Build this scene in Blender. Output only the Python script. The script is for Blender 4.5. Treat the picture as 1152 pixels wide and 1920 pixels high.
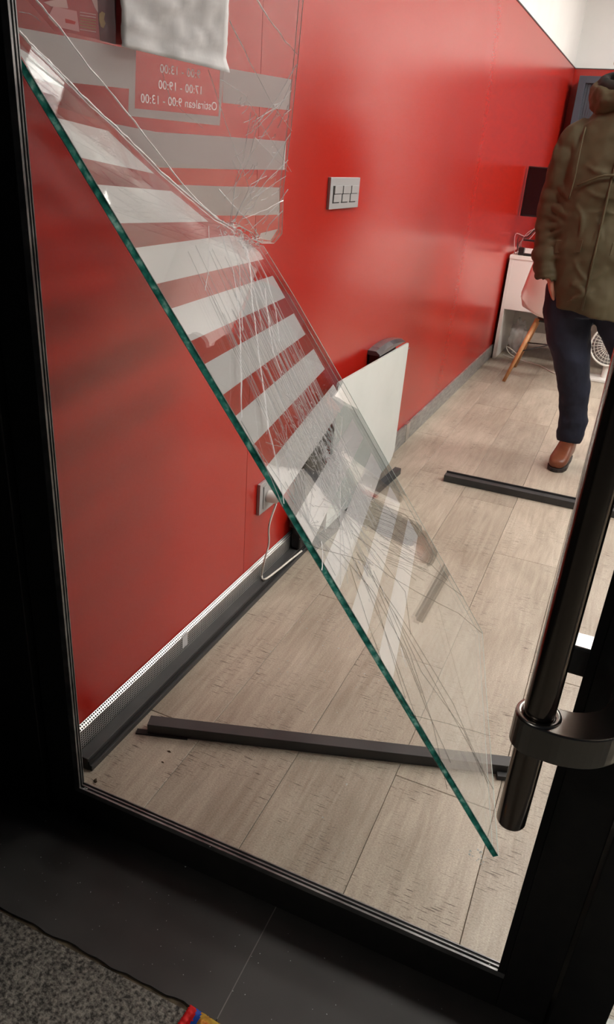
import bpy, bmesh, math, random
from mathutils import Vector, Matrix, noise
PI = math.pi
scn = bpy.context.scene
COL = scn.collection
random.seed(7)
for o in list(bpy.data.objects): bpy.data.objects.remove(o)

# ------------------------------------------------------------------ camera
W_PX, H_PX, F_PX = 1152, 1920, 1380.57
CAM = Vector((0, 0, 1.3))
VY = Vector((659, -623, F_PX)).normalized()          # world +Y (into the room) in camera coords (right, down, forward)
VZ = -Vector((362 - 576, 3793 - 960, F_PX)).normalized()
VX = VY.cross(VZ).normalized()
VZ = VX.cross(VY).normalized()
right = Vector((VX.x, VY.x, VZ.x)); down = Vector((VX.y, VY.y, VZ.y)); fwd = Vector((VX.z, VY.z, VZ.z))
cd = bpy.data.cameras.new('camera'); cam = bpy.data.objects.new('camera', cd); COL.objects.link(cam)
cd.sensor_fit = 'VERTICAL'; cd.sensor_height = 36.0; cd.sensor_width = 36.0
cd.lens = F_PX / H_PX * 36.0; cd.clip_start = 0.02; cd.clip_end = 60
m = Matrix.Identity(4)
for i in range(3):
    m[i][0] = right[i]; m[i][1] = -down[i]; m[i][2] = -fwd[i]; m[i][3] = CAM[i]
cam.matrix_world = m
scn.camera = cam

# ------------------------------------------------------------------ world, exposure, lights
wd = bpy.data.worlds.new('night'); scn.world = wd; wd.use_nodes = True
wd.node_tree.nodes['Background'].inputs[0].default_value = (0.55, 0.6, 0.75, 1)
wd.node_tree.nodes['Background'].inputs[1].default_value = 0.02
scn.view_settings.view_transform = 'Standard'; scn.view_settings.look = 'None'
scn.view_settings.exposure = 0.0; scn.view_settings.gamma = 1.0
scn.view_settings.use_curve_mapping = False
PANEL_E = 39.0
CEIL_PANELS = [(0.75, 2.5), (0.75, 4.2), (0.75, 6.1), (2.3, 2.5), (2.3, 4.2), (2.3, 6.1)]
CEIL_Z = 2.9
def area(name, loc, aim, size, power, col):
    l = bpy.data.lights.new(name, 'AREA'); l.energy = power; l.size = size; l.color = col
    o = bpy.data.objects.new(name, l); COL.objects.link(o); o.location = loc
    o.rotation_euler = (Vector(aim) - Vector(loc)).to_track_quat('-Z', 'Y').to_euler()
    return o
area('street_lamp_light', (-1.6, -2.6, 4.5), (-0.5, 0.6, 0), 0.5, 26, (1.0, 0.93, 0.85))

# ------------------------------------------------------------------ helpers
def ray(x, y):
    d = Vector((x - 576, y - 960, F_PX)).normalized()
    return Vector((VX.dot(d), VY.dot(d), VZ.dot(d)))
def on_plane(x, y, P0, N):
    d = ray(x, y)
    return CAM + d * ((P0 - CAM).dot(N) / d.dot(N))
def wx(y): return -0.925 + 0.0126 * (y - 1.0)          # red wall surface
WALL_ANG = -math.atan(0.0126)

def obj(name, bm_or_mesh, mat, parent=None, smooth=False, bevel=0, label=None):
    if isinstance(bm_or_mesh, bmesh.types.BMesh):
        me = bpy.data.meshes.new(name)
        bmesh.ops.recalc_face_normals(bm_or_mesh, faces=bm_or_mesh.faces)
        bm_or_mesh.to_mesh(me); bm_or_mesh.free()
    else: me = bm_or_mesh
    for mm in (mat if isinstance(mat, (list, tuple)) else [mat]): me.materials.append(mm)
    if smooth:
        for p in me.polygons: p.use_smooth = True
    o = bpy.data.objects.new(name, me); COL.objects.link(o)
    if parent is not None:
        o.parent = parent; o.matrix_parent_inverse = Matrix.Identity(4)
        o.matrix_parent_inverse = parent.matrix_basis.inverted() if parent.parent is None else Matrix.Identity(4)
    if bevel:
        b = o.modifiers.new('bevel', 'BEVEL'); b.width = bevel; b.segments = 2; b.limit_method = 'ANGLE'
    if label: o['label'] = label
    return o
def thing(name, label, cat, loc=(0, 0, 0), group=None):
    o = bpy.data.objects.new(name, None); COL.objects.link(o); o.location = loc
    o.empty_display_size = 0.1
    return tag(o, label, cat, group)
def tag(o, label, cat, group=None):
    o['label'] = label; o['category'] = cat
    if group: o['group'] = group
    return o
def struct(o): o['kind'] = 'structure'; return o
def B(): return bmesh.new()
def box(bm, x0, y0, z0, x1, y1, z1, M=None):
    vs = [Vector(p) for p in ((x0,y0,z0),(x1,y0,z0),(x1,y1,z0),(x0,y1,z0),(x0,y0,z1),(x1,y0,z1),(x1,y1,z1),(x0,y1,z1))]
    if M is not None: vs = [M @ p for p in vs]
    v = [bm.verts.new(p) for p in vs]
    fs = []
    for f in ((0,3,2,1),(4,5,6,7),(0,1,5,4),(1,2,6,5),(2,3,7,6),(3,0,4,7)): fs.append(bm.faces.new([v[i] for i in f]))
    return fs
def tube(bm, pts, rad, n=10, cap=True, flat=None):
    pts = [Vector(p) for p in pts]
    rs = rad if isinstance(rad, (list, tuple)) else [rad] * len(pts)
    rings = []; prev = None
    for i, p in enumerate(pts):
        a = pts[max(i-1, 0)]; b = pts[min(i+1, len(pts)-1)]
        d = (b - a).normalized()
        if prev is None:
            up = Vector((0,0,1)) if abs(d.z) < 0.9 else Vector((1,0,0))
            s = d.cross(up).normalized()
        else:
            s = (prev - d * prev.dot(d)).normalized()
        prev = s; t = d.cross(s)
        r = rs[i]
        if isinstance(r, (int, float)): r = (r, r)
        rings.append([bm.verts.new(p + s * math.cos(2*PI*k/n) * r[0] + t * math.sin(2*PI*k/n) * r[1]) for k in range(n)])
    for a, b in zip(rings, rings[1:]):
        for k in range(n): bm.faces.new((a[k], a[(k+1) % n], b[(k+1) % n], b[k]))
    if cap:
        bm.faces.new(rings[0][::-1]); bm.faces.new(rings[-1])
    return bm
def loft(bm, rings, n=24, cap=True):
    """rings: (centre, rx, ry[, tilt_x]) horizontal ellipses stacked"""
    R = []
    for r in rings:
        c = Vector(r[0])
        R.append([bm.verts.new(c + Vector((math.cos(2*PI*k/n) * r[1], math.sin(2*PI*k/n) * r[2], 0))) for k in range(n)])
    for a, b in zip(R, R[1:]):
        for k in range(n): bm.faces.new((a[k], a[(k+1) % n], b[(k+1) % n], b[k]))
    if cap: bm.faces.new(R[0][::-1]); bm.faces.new(R[-1])
    return bm
def smooth_path(pts, n=6):
    pts = [Vector(p) for p in pts]; out = []
    P = [pts[0]*2 - pts[1]] + pts + [pts[-1]*2 - pts[-2]]
    for i in range(1, len(P)-2):
        for k in range(n):
            t = k / n
            out.append(0.5 * ((2*P[i]) + (P[i+1]-P[i-1])*t + (2*P[i-1]-5*P[i]+4*P[i+1]-P[i+2])*t*t + (-P[i-1]+3*P[i]-3*P[i+1]+P[i+2])*t**3))
    out.append(pts[-1]); return out
def prism(bm, poly, z0, z1):
    """vertical prism over an xy outline"""
    a = [bm.verts.new((x, y, z0)) for x, y in poly]; b = [bm.verts.new((x, y, z1)) for x, y in poly]
    n = len(poly)
    bm.faces.new(a[::-1]); bm.faces.new(b)
    for k in range(n): bm.faces.new((a[k], a[(k+1) % n], b[(k+1) % n], b[k]))
    return bm
def remesh(o, vox, it=6, fac=0.6):
    r = o.modifiers.new('remesh', 'REMESH'); r.mode = 'VOXEL'; r.voxel_size = vox; r.use_smooth_shade = True
    s = o.modifiers.new('smooth', 'SMOOTH'); s.iterations = it; s.factor = fac
    return o
def wrinkle(o, size, strength, direction=None, kind='CLOUDS'):
    t = bpy.data.textures.new('folds', kind)
    t.noise_scale = size
    if kind == 'CLOUDS': t.noise_depth = 2
    d = o.modifiers.new('folds', 'DISPLACE'); d.texture = t; d.strength = strength; d.mid_level = 0.5
    d.texture_coords = 'GLOBAL'
    return o

# ------------------------------------------------------------------ materials
def mat(name, col=(0.8,0.8,0.8), rough=0.5, metal=0.0, **kw):
    m = bpy.data.materials.new(name); m.use_nodes = True
    nt = m.node_tree; b = nt.nodes['Principled BSDF']
    b.inputs['Base Color'].default_value = (*col, 1); b.inputs['Roughness'].default_value = rough
    b.inputs['Metallic'].default_value = metal
    for k, v in kw.items():
        b.inputs[k.replace('_', ' ')].default_value = v
    return m
def nd(m, t, **kw):
    n = m.node_tree.nodes.new(t)
    for k, v in kw.items(): setattr(n, k, v)
    return n
def lk(m, a, b): m.node_tree.links.new(a, b)
def bsdf(m): return m.node_tree.nodes['Principled BSDF']
def noise_mat(m, c1, c2, scale=(1,1,1), nscale=5, detail=6, lo=0.35, hi=0.65, bump=0.0, bdist=0.002, coord='Object', rough=None):
    tc = nd(m, 'ShaderNodeTexCoord'); mp = nd(m, 'ShaderNodeMapping'); mp.inputs['Scale'].default_value = scale
    lk(m, tc.outputs[coord], mp.inputs[0])
    nz = nd(m, 'ShaderNodeTexNoise'); nz.inputs['Scale'].default_value = nscale; nz.inputs['Detail'].default_value = detail
    lk(m, mp.outputs[0], nz.inputs['Vector'])
    cr = nd(m, 'ShaderNodeValToRGB'); cr.color_ramp.elements[0].position = lo; cr.color_ramp.elements[1].position = hi
    cr.color_ramp.elements[0].color = (*c1, 1); cr.color_ramp.elements[1].color = (*c2, 1)
    lk(m, nz.outputs[0], cr.inputs[0]); lk(m, cr.outputs[0], bsdf(m).inputs['Base Color'])
    if bump:
        bp = nd(m, 'ShaderNodeBump'); bp.inputs['Strength'].default_value = bump; bp.inputs['Distance'].default_value = bdist
        lk(m, nz.outputs[0], bp.inputs['Height']); lk(m, bp.outputs[0], bsdf(m).inputs['Normal'])
    if rough:
        mr = nd(m, 'ShaderNodeMapRange'); mr.inputs['To Min'].default_value = rough[0]; mr.inputs['To Max'].default_value = rough[1]
        lk(m, nz.outputs[0], mr.inputs[0]); lk(m, mr.outputs[0], bsdf(m).inputs['Roughness'])
    return m

M = {}
M['red'] = noise_mat(mat('red_laminate', rough=0.235, IOR=1.60), (0.385, 0.0130, 0.0066), (0.395, 0.0140, 0.0072), (1, 1, 1), 160, 2)
M['white_wall'] = noise_mat(mat('white_paint', rough=0.6), (0.80, 0.80, 0.78), (0.84, 0.84, 0.82), nscale=3)
M['ceiling'] = mat('ceiling_paint', (0.82, 0.82, 0.80), 0.8)
M['black'] = noise_mat(mat('black_powder_coat', rough=0.45), (0.010, 0.010, 0.010), (0.016, 0.015, 0.014), nscale=30, bump=0.05)
M['lip'] = noise_mat(mat('worn_grey_aluminium', rough=0.38, metal=0.6), (0.12, 0.12, 0.12), (0.28, 0.28, 0.27), (1, 1, 1), 18, 5)
M['seal'] = mat('black_rubber', (0.006, 0.006, 0.006), 0.6)
M['profile'] = noise_mat(mat('anodised_profile', rough=0.5, metal=0.0), (0.026, 0.026, 0.027), (0.038, 0.038, 0.038), nscale=12)
M['tube'] = noise_mat(mat('black_nickel', rough=0.16, metal=1.0), (0.20, 0.17, 0.15), (0.26, 0.23, 0.20), (1, 1, 0.05), 40, 2, rough=(0.12, 0.22))
M['bracket'] = mat('dark_brushed_steel', (0.30, 0.29, 0.27), 0.28, 1.0)
M['steel'] = mat('brushed_steel', (0.55, 0.55, 0.55), 0.3, 1.0)
M['perf'] = mat('galvanised_steel', (0.62, 0.62, 0.60), 0.35, 0.85)
M['skirting'] = noise_mat(mat('grey_skirting', rough=0.4, metal=0.3), (0.20, 0.20, 0.19), (0.32, 0.32, 0.30), (2, 2, 8), 8)
M['dark'] = mat('dark_backing', (0.012, 0.012, 0.012), 0.8)
M['plate'] = mat('silver_plastic', (0.38, 0.38, 0.38), 0.35, 0.2)
M['white_plastic'] = mat('white_plastic', (0.78, 0.77, 0.73), 0.35)
M['cable'] = mat('white_cable', (0.66, 0.64, 0.58), 0.45)
M['board'] = noise_mat(mat('white_sheet', rough=0.25), (0.57, 0.62, 0.60), (0.62, 0.67, 0.65), nscale=4, bump=0.08, bdist=0.004)
M['smoke'] = mat('smoked_plastic', (0.08, 0.075, 0.08), 0.15)
M['blackp'] = mat('black_plastic', (0.012, 0.012, 0.013), 0.3)
M['screen'] = mat('dark_screen', (0.006, 0.005, 0.006), 0.08)
M['desk'] = mat('white_melamine', (0.78, 0.76, 0.72), 0.4)
M['shell'] = mat('white_chair_shell', (0.82, 0.77, 0.73), 0.35)
M['wood'] = noise_mat(mat('beech', rough=0.45), (0.42, 0.19, 0.07), (0.55, 0.28, 0.12), (1, 1, 0.15), 60)
M['cabinet'] = mat('slate_blue_cabinet', (0.050, 0.058, 0.078), 0.5)
M['tambour'] = mat('tambour_shutter', (0.042, 0.046, 0.060), 0.55)
M['skin'] = mat('skin', (0.50, 0.23, 0.16), 0.5, Subsurface_Weight=0.1)
M['hair'] = mat('dark_hair', (0.03, 0.02, 0.015), 0.6)
M['olive'] = noise_mat(mat('olive_parka_cloth', rough=0.75), (0.066, 0.053, 0.023), (0.074, 0.060, 0.027), nscale=9, bump=0.12, bdist=0.01)
M['lining'] = mat('black_lining', (0.012, 0.012, 0.010), 0.8)
M['denim'] = noise_mat(mat('navy_denim', rough=0.85), (0.006, 0.009, 0.022), (0.012, 0.016, 0.036), nscale=7, bump=0.5, bdist=0.02)
M['boot'] = noise_mat(mat('brown_leather', rough=0.38), (0.13, 0.035, 0.014), (0.20, 0.062, 0.026), nscale=14, bump=0.15, bdist=0.003)
M['sole'] = mat('dark_sole', (0.02, 0.014, 0.012), 0.7)
M['poly'] = mat('clear_polythene', (0.8, 0.8, 0.8), 0.15, 0, Alpha=0.45)
M['emit'] = mat('led_panel', (1, 1, 1), 0.5)
bsdf(M['emit']).inputs['Emission Color'].default_value = (1.0, 0.975, 0.92, 1)
bsdf(M['emit']).inputs['Emission Strength'].default_value = PANEL_E

def glass_mat(name, tint, rough=0.0, refl=1.0, haze=0.0):
    m = bpy.data.materials.new(name); m.use_nodes = True; nt = m.node_tree; nt.nodes.clear()
    out = nt.nodes.new('ShaderNodeOutputMaterial'); tr = nt.nodes.new('ShaderNodeBsdfTransparent'); tr.inputs[0].default_value = (*tint, 1)
    gl = nt.nodes.new('ShaderNodeBsdfGlossy'); gl.inputs['Roughness'].default_value = rough; gl.inputs[0].default_value = (refl, refl, refl, 1)
    fr = nt.nodes.new('ShaderNodeFresnel'); fr.inputs[0].default_value = 1.52
    mx = nt.nodes.new('ShaderNodeMixShader')
    ge = nt.nodes.new('ShaderNodeNewGeometry'); mr = nt.nodes.new('ShaderNodeMapRange')
    mr.inputs['To Min'].default_value = 1.52; mr.inputs['To Max'].default_value = 1/1.52      # same reflectance on both faces of the thin sheet
    nt.links.new(ge.outputs['Backfacing'], mr.inputs[0]); nt.links.new(mr.outputs[0], fr.inputs[0])
    lw = nt.links.new; lw(fr.outputs[0], mx.inputs[0]); lw(gl.outputs[0], mx.inputs[2])
    if haze:
        df = nt.nodes.new('ShaderNodeBsdfDiffuse'); df.inputs[0].default_value = (0.8, 0.8, 0.8, 1)
        m2 = nt.nodes.new('ShaderNodeMixShader'); m2.inputs[0].default_value = haze
        lw(tr.outputs[0], m2.inputs[1]); lw(df.outputs[0], m2.inputs[2]); lw(m2.outputs[0], mx.inputs[1])
    else: lw(tr.outputs[0], mx.inputs[1])
    lw(mx.outputs[0], out.inputs[0]); return m
M['glass'] = glass_mat('laminated_glass', (0.915, 0.930, 0.925), haze=0.008)
M['film_pink'] = glass_mat('pink_film', (0.95, 0.80, 0.80), haze=0.25)
def edge_mat():
    m = mat('green_glass_edge', (0.02, 0.16, 0.13), 0.12)
    tc = nd(m, 'ShaderNodeTexCoord'); nz = nd(m, 'ShaderNodeTexNoise'); nz.inputs['Scale'].default_value = 70; nz.inputs['Detail'].default_value = 7
    lk(m, tc.outputs['Object'], nz.inputs['Vector'])
    cr = nd(m, 'ShaderNodeValToRGB'); e = cr.color_ramp.elements
    e[0].position = 0.35; e[0].color = (0.006, 0.07, 0.055, 1); e[1].position = 0.75; e[1].color = (0.30, 0.58, 0.50, 1)
    n2 = e.new(0.55); n2.color = (0.03, 0.20, 0.16, 1)
    lk(m, nz.outputs[0], cr.inputs[0]); lk(m, cr.outputs[0], bsdf(m).inputs['Base Color'])
    bp = nd(m, 'ShaderNodeBump'); bp.inputs['Strength'].default_value = 0.5; bp.inputs['Distance'].default_value = 0.004
    lk(m, nz.outputs[0], bp.inputs['Height']); lk(m, bp.outputs[0], bsdf(m).inputs['Normal'])
    tl_ = nd(m, 'ShaderNodeBsdfTranslucent'); mx = nd(m, 'ShaderNodeMixShader'); mx.inputs[0].default_value = 0.5
    lk(m, cr.outputs[0], tl_.inputs[0]); lk(m, bsdf(m).outputs[0], mx.inputs[1]); lk(m, tl_.outputs[0], mx.inputs[2])
    lk(m, mx.outputs[0], m.node_tree.nodes['Material Output'].inputs[0])
    return m
M['edge'] = edge_mat()
M['edge_pale'] = mat('pale_glass_edge', (0.42, 0.50, 0.46), 0.15)
def part_trans(name, col, alpha, rough):
    return mat(name, col, rough, 0, Alpha=alpha)
M['crack'] = part_trans('white_fracture', (0.9, 0.9, 0.9), 0.75, 0.12)
M['crack_soft'] = part_trans('fine_fracture', (0.85, 0.86, 0.86), 0.5, 0.15)
M['crack_dark'] = part_trans('dark_fracture', (0.10, 0.08, 0.05), 0.6, 0.2)  # dark brown colour for the cracks in the clear glass
M['vinyl'] = mat('white_vinyl', (0.72, 0.71, 0.71), 0.5, 0, Alpha=0.84)
def _tl(m, col, f):
    t = nd(m, 'ShaderNodeBsdfTranslucent'); t.inputs[0].default_value = (*col, 1); x = nd(m, 'ShaderNodeMixShader'); x.inputs[0].default_value = f
    lk(m, bsdf(m).outputs[0], x.inputs[1]); lk(m, t.outputs[0], x.inputs[2]); lk(m, x.outputs[0], m.node_tree.nodes['Material Output'].inputs[0])
bsdf(M['vinyl']).inputs['Base Color'].default_value = (0.86, 0.83, 0.83, 1)
_tl(M['vinyl'], (0.88, 0.84, 0.84), 0.25)
M['letter'] = mat('white_lettering', (0.88, 0.84, 0.84), 0.6)
M['paper'] = noise_mat(mat('white_paper', rough=0.7), (0.60, 0.60, 0.60), (0.65, 0.65, 0.65), nscale=6, bump=0.5, bdist=0.006)
M['poster_red'] = mat('red_print', (0.48, 0.020, 0.020), 0.35)
M['poster_dark'] = mat('dark_red_print', (0.10, 0.008, 0.010), 0.3)
M['poster_pink'] = mat('pink_print', (0.62, 0.28, 0.28), 0.4)
M['poster_pale'] = mat('pale_print', (0.66, 0.40, 0.38), 0.4)
M['gold'] = mat('gold_print', (0.34, 0.20, 0.05), 0.4)
M['slate'] = noise_mat(mat('slate', rough=0.55), (0.022, 0.021, 0.020), (0.046, 0.043, 0.041), nscale=5, detail=12, lo=0.3, hi=0.7, bump=0.5, bdist=0.004, rough=(0.45, 0.7))
M['concrete'] = noise_mat(mat('pavement_concrete', rough=0.9), (0.030, 0.027, 0.023), (0.24, 0.22, 0.19), nscale=170, detail=10, lo=0.36, hi=0.68, bump=0.9, bdist=0.004)
M['grout'] = mat('pale_joint', (0.15, 0.14, 0.13), 0.8)
M['soil'] = noise_mat(mat('joint_dirt', rough=0.95), (0.05, 0.035, 0.02), (0.11, 0.085, 0.05), nscale=60)
M['subfloor'] = mat('subfloor_brown', (0.10, 0.085, 0.065), 0.9)  # dark brown base under the planks, seen in the joints
M['wrap_red'] = mat('red_foil', (0.60, 0.02, 0.02), 0.25, 0.3)
M['wrap_blue'] = mat('blue_foil', (0.02, 0.08, 0.40), 0.25, 0.3)
M['wrap_gold'] = noise_mat(mat('gold_foil', rough=0.2, metal=0.5), (0.40, 0.03, 0.02), (0.75, 0.50, 0.08), nscale=60)
M['shard'] = mat('glass_crumb', (0.85, 0.9, 0.88), 0.08, 0, Alpha=0.7)
M['leaf'] = mat('dry_leaf', (0.06, 0.035, 0.015), 0.8)

def plank_mat():
    m = mat('oak_laminate', rough=0.42)
    tc = nd(m, 'ShaderNodeTexCoord'); oi = nd(m, 'ShaderNodeObjectInfo')
    off = nd(m, 'ShaderNodeVectorMath', operation='SCALE'); off.inputs['Scale'].default_value = 37.0
    cmb = nd(m, 'ShaderNodeCombineXYZ')
    lk(m, oi.outputs['Random'], cmb.inputs[0]); lk(m, oi.outputs['Random'], cmb.inputs[1]); lk(m, cmb.outputs[0], off.inputs[0])
    add = nd(m, 'ShaderNodeVectorMath', operation='ADD'); lk(m, tc.outputs['Object'], add.inputs[0]); lk(m, off.outputs[0], add.inputs[1])
    def nz(scale, ns, det, dist=0.0, rough=0.5):
        mp = nd(m, 'ShaderNodeMapping'); mp.inputs['Scale'].default_value = scale; lk(m, add.outputs[0], mp.inputs[0])
        n = nd(m, 'ShaderNodeTexNoise'); n.inputs['Scale'].default_value = ns; n.inputs['Detail'].default_value = det
        n.inputs['Distortion'].default_value = dist; n.inputs['Roughness'].default_value = rough
        lk(m, mp.outputs[0], n.inputs['Vector']); return n
    grain = nz((14, 1.1, 1), 4, 8, 0.6, 0.65)
    blotch = nz((2.5, 1.2, 1), 2.2, 4, 0.8)
    cuts = nz((17, 230, 1), 1.5, 2, 0.0)
    fine = nz((120, 160, 1), 2.0, 3)
    mask = nz((4, 2.5, 1), 1.6, 2)
    cr = nd(m, 'ShaderNodeValToRGB'); e = cr.color_ramp.elements
    e[0].position = 0.30; e[0].color = (0.25, 0.205, 0.155, 1); e[1].position = 0.70; e[1].color = (0.47, 0.42, 0.34, 1)
    mixf = nd(m, 'ShaderNodeMath', operation='MULTIPLY_ADD'); mixf.inputs[1].default_value = 0.55
    hf = nd(m, 'ShaderNodeMath', operation='MULTIPLY'); hf.inputs[1].default_value = 0.45
    lk(m, blotch.outputs[0], hf.inputs[0]); lk(m, grain.outputs[0], mixf.inputs[0]); lk(m, hf.outputs[0], mixf.inputs[2])
    lk(m, mixf.outputs[0], cr.inputs[0])
    # short saw marks across the board
    c1 = nd(m, 'ShaderNodeMapRange'); c1.inputs['From Min'].default_value = 0.60; c1.inputs['From Max'].default_value = 0.66; lk(m, cuts.outputs[0], c1.inputs[0])
    c2 = nd(m, 'ShaderNodeMapRange'); c2.inputs['From Min'].default_value = 0.46; c2.inputs['From Max'].default_value = 0.56; lk(m, mask.outputs[0], c2.inputs[0])
    cm = nd(m, 'ShaderNodeMath', operation='MULTIPLY'); lk(m, c1.outputs[0], cm.inputs[0]); lk(m, c2.outputs[0], cm.inputs[1])
    cs = nd(m, 'ShaderNodeMath', operation='MULTIPLY'); cs.inputs[1].default_value = 0.95; lk(m, cm.outputs[0], cs.inputs[0])
    mx = nd(m, 'ShaderNodeMixRGB'); mx.inputs[2].default_value = (0.10, 0.075, 0.055, 1)
    lk(m, cs.outputs[0], mx.inputs[0]); lk(m, cr.outputs[0], mx.inputs[1])
    fm = nd(m, 'ShaderNodeMapRange'); fm.inputs['To Min'].default_value = 0.55; fm.inputs['To Max'].default_value = 1.45; lk(m, fine.outputs[0], fm.inputs[0])
    rb = nd(m, 'ShaderNodeMapRange'); rb.inputs['To Min'].default_value = 0.90; rb.inputs['To Max'].default_value = 1.08; lk(m, oi.outputs['Random'], rb.inputs[0])
    mu = nd(m, 'ShaderNodeMath', operation='MULTIPLY'); lk(m, fm.outputs[0], mu.inputs[0]); lk(m, rb.outputs[0], mu.inputs[1])
    sc = nd(m, 'ShaderNodeVectorMath', operation='SCALE'); lk(m, mx.outputs[0], sc.inputs[0]); lk(m, mu.outputs[0], sc.inputs['Scale'])
    lk(m, sc.outputs[0], bsdf(m).inputs['Base Color'])
    sub = nd(m, 'ShaderNodeMath', operation='SUBTRACT'); lk(m, fine.outputs[0], sub.inputs[0]); lk(m, cm.outputs[0], sub.inputs[1])
    bp = nd(m, 'ShaderNodeBump'); bp.inputs['Strength'].default_value = 0.5; bp.inputs['Distance'].default_value = 0.0012
    lk(m, sub.outputs[0], bp.inputs['Height']); lk(m, bp.outputs[0], bsdf(m).inputs['Normal'])
    return m
M['plank'] = plank_mat()

# ------------------------------------------------------------------ room shell
X1, Y0, Y1 = 3.25, 0.93, 7.40
RED_TOP = 2.08
bm = B(); box(bm, -1.2, Y0, -0.06, X1, Y1, -0.0125); floor = struct(obj('floor', bm, M['subfloor']))
PW, PL = 0.2325, 1.24
xs = -0.01 - PW * 4; k = 0; cache = {}
starts = [1.22, 0.7, 1.75, 1.30, 0.62, 1.59, 1.18, 0.85]
while xs < X1:
    x0 = max(xs, -1.0); x1 = min(xs + PW, X1)
    y = starts[(k) % 8] - PL * 2
    while y < Y1:
        a, b = max(y, Y0), min(y + PL, Y1)
        if b - a > 0.01:
            key = (round(x1 - x0, 3), round(b - a, 3))
            g = 0.0005
            if key not in cache:
                bm = B(); w, l = x1 - x0, b - a; c = 0.0012
                lo = [bm.verts.new(p) for p in ((g,g,-0.012),(w-g,g,-0.012),(w-g,l-g,-0.012),(g,l-g,-0.012))]
                mi = [bm.verts.new(p) for p in ((g,g,-c),(w-g,g,-c),(w-g,l-g,-c),(g,l-g,-c))]
                hi = [bm.verts.new(p) for p in ((g+c,g+c,0),(w-g-c,g+c,0),(w-g-c,l-g-c,0),(g+c,l-g-c,0))]
                for A_, B_ in ((lo, mi), (mi, hi)):
                    for q in range(4): bm.faces.new((A_[q], A_[(q+1) % 4], B_[(q+1) % 4], B_[q]))
                bm.faces.new(hi); bm.faces.new(lo[::-1])
                me = bpy.data.meshes.new('plank'); bm.to_mesh(me); bm.free(); me.materials.append(M['plank']); cache[key] = me
            o = bpy.data.objects.new('plank', cache[key]); COL.objects.link(o); o.location = (x0, a, 0); o.parent = floor
        y += PL
    xs += PW; k += 1

def wall_box(bm, d0, d1, y0, y1, z0, z1):
    """box that follows the slightly splayed left wall; d = distance into the room"""
    vs = [bm.verts.new(p) for p in ((wx(y0)+d0,y0,z0),(wx(y0)+d1,y0,z0),(wx(y1)+d1,y1,z0),(wx(y1)+d0,y1,z0),(wx(y0)+d0,y0,z1),(wx(y0)+d1,y0,z1),(wx(y1)+d1,y1,z1),(wx(y1)+d0,y1,z1))]
    for f in ((0,3,2,1),(4,5,6,7),(0,1,5,4),(1,2,6,5),(2,3,7,6),(3,0,4,7)): bm.faces.new([vs[i] for i in f])
    return bm
wl = struct(obj('wall_left', wall_box(B(), -0.15, -0.010, 0.86, 7.5, -0.05, CEIL_Z), M['white_wall']))
for a, b in ((0.90, 1.795), (1.797, 7.39)):
    obj('wall_panel', wall_box(B(), -0.010, 0.0, a, b, 0.0, RED_TOP), M['red'], wl)
obj('cap_strip', wall_box(B(), -0.010, 0.003, 0.90, 7.39, RED_TOP, RED_TOP + 0.006), M['profile'], wl)
bm = B(); box(bm, -1.1, Y1, -0.05, X1 + 0.1, Y1 + 0.12, CEIL_Z); wb = struct(obj('wall_back', bm, M['white_wall']))
bm = B(); box(bm, -0.846, Y1 - 0.010, 0.0, 0.70, Y1, RED_TOP); obj('wall_panel', bm, M['red'], wb)
bm = B(); box(bm, -0.84, Y1 - 0.013, RED_TOP, 0.70, Y1, RED_TOP + 0.006); obj('cap_strip', bm, M['profile'], wb)
bm = B(); box(bm, X1, 0.8, -0.05, X1 + 0.12, Y1 + 0.12, CEIL_Z); struct(obj('wall_right', bm, mat('mauve_grey_paint', (0.46, 0.39, 0.40), 0.6)))
bm = B(); box(bm, -1.2, 0.8, CEIL_Z, X1 + 0.12, Y1 + 0.12, CEIL_Z + 0.1); struct(obj('ceiling', bm, M['ceiling']))
# facade beside and above the door
bm = B(); box(bm, -1.6, -0.4, -0.02, -0.990, 0.91, 3.1); struct(obj('wall_front', bm, M['black']))
bm = B(); box(bm, -0.990, 0.85, 2.32, X1, 0.93, 3.1); struct(obj('wall_lintel', bm, M['black']))
for i, (x, y) in enumerate(CEIL_PANELS):
    where = ('beside the red wall side', 'on the right wall side')[x > 1.5] + (' nearest the door', ' in the middle of the room', ' nearest the back wall')[i % 3]
    t = thing('ceiling_light', 'square white ceiling light panel ' + where, 'light', (x, y, CEIL_Z), 'ceiling light panels')
    bm = B(); s = 0.3
    for q in ((-s-.02,-s-.02,s+.02,-s),(-s-.02,s,s+.02,s+.02),(-s-.02,-s,-s,s),(s,-s,s+.02,s)): box(bm, x+q[0], y+q[1], CEIL_Z-.02, x+q[2], y+q[3], CEIL_Z)
    obj('frame', bm, M['white_plastic'], t)
    bm = B(); box(bm, x-s, y-s, CEIL_Z-.012, x+s, y+s, CEIL_Z-.004); obj('diffuser', bm, M['emit'], t)

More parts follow.
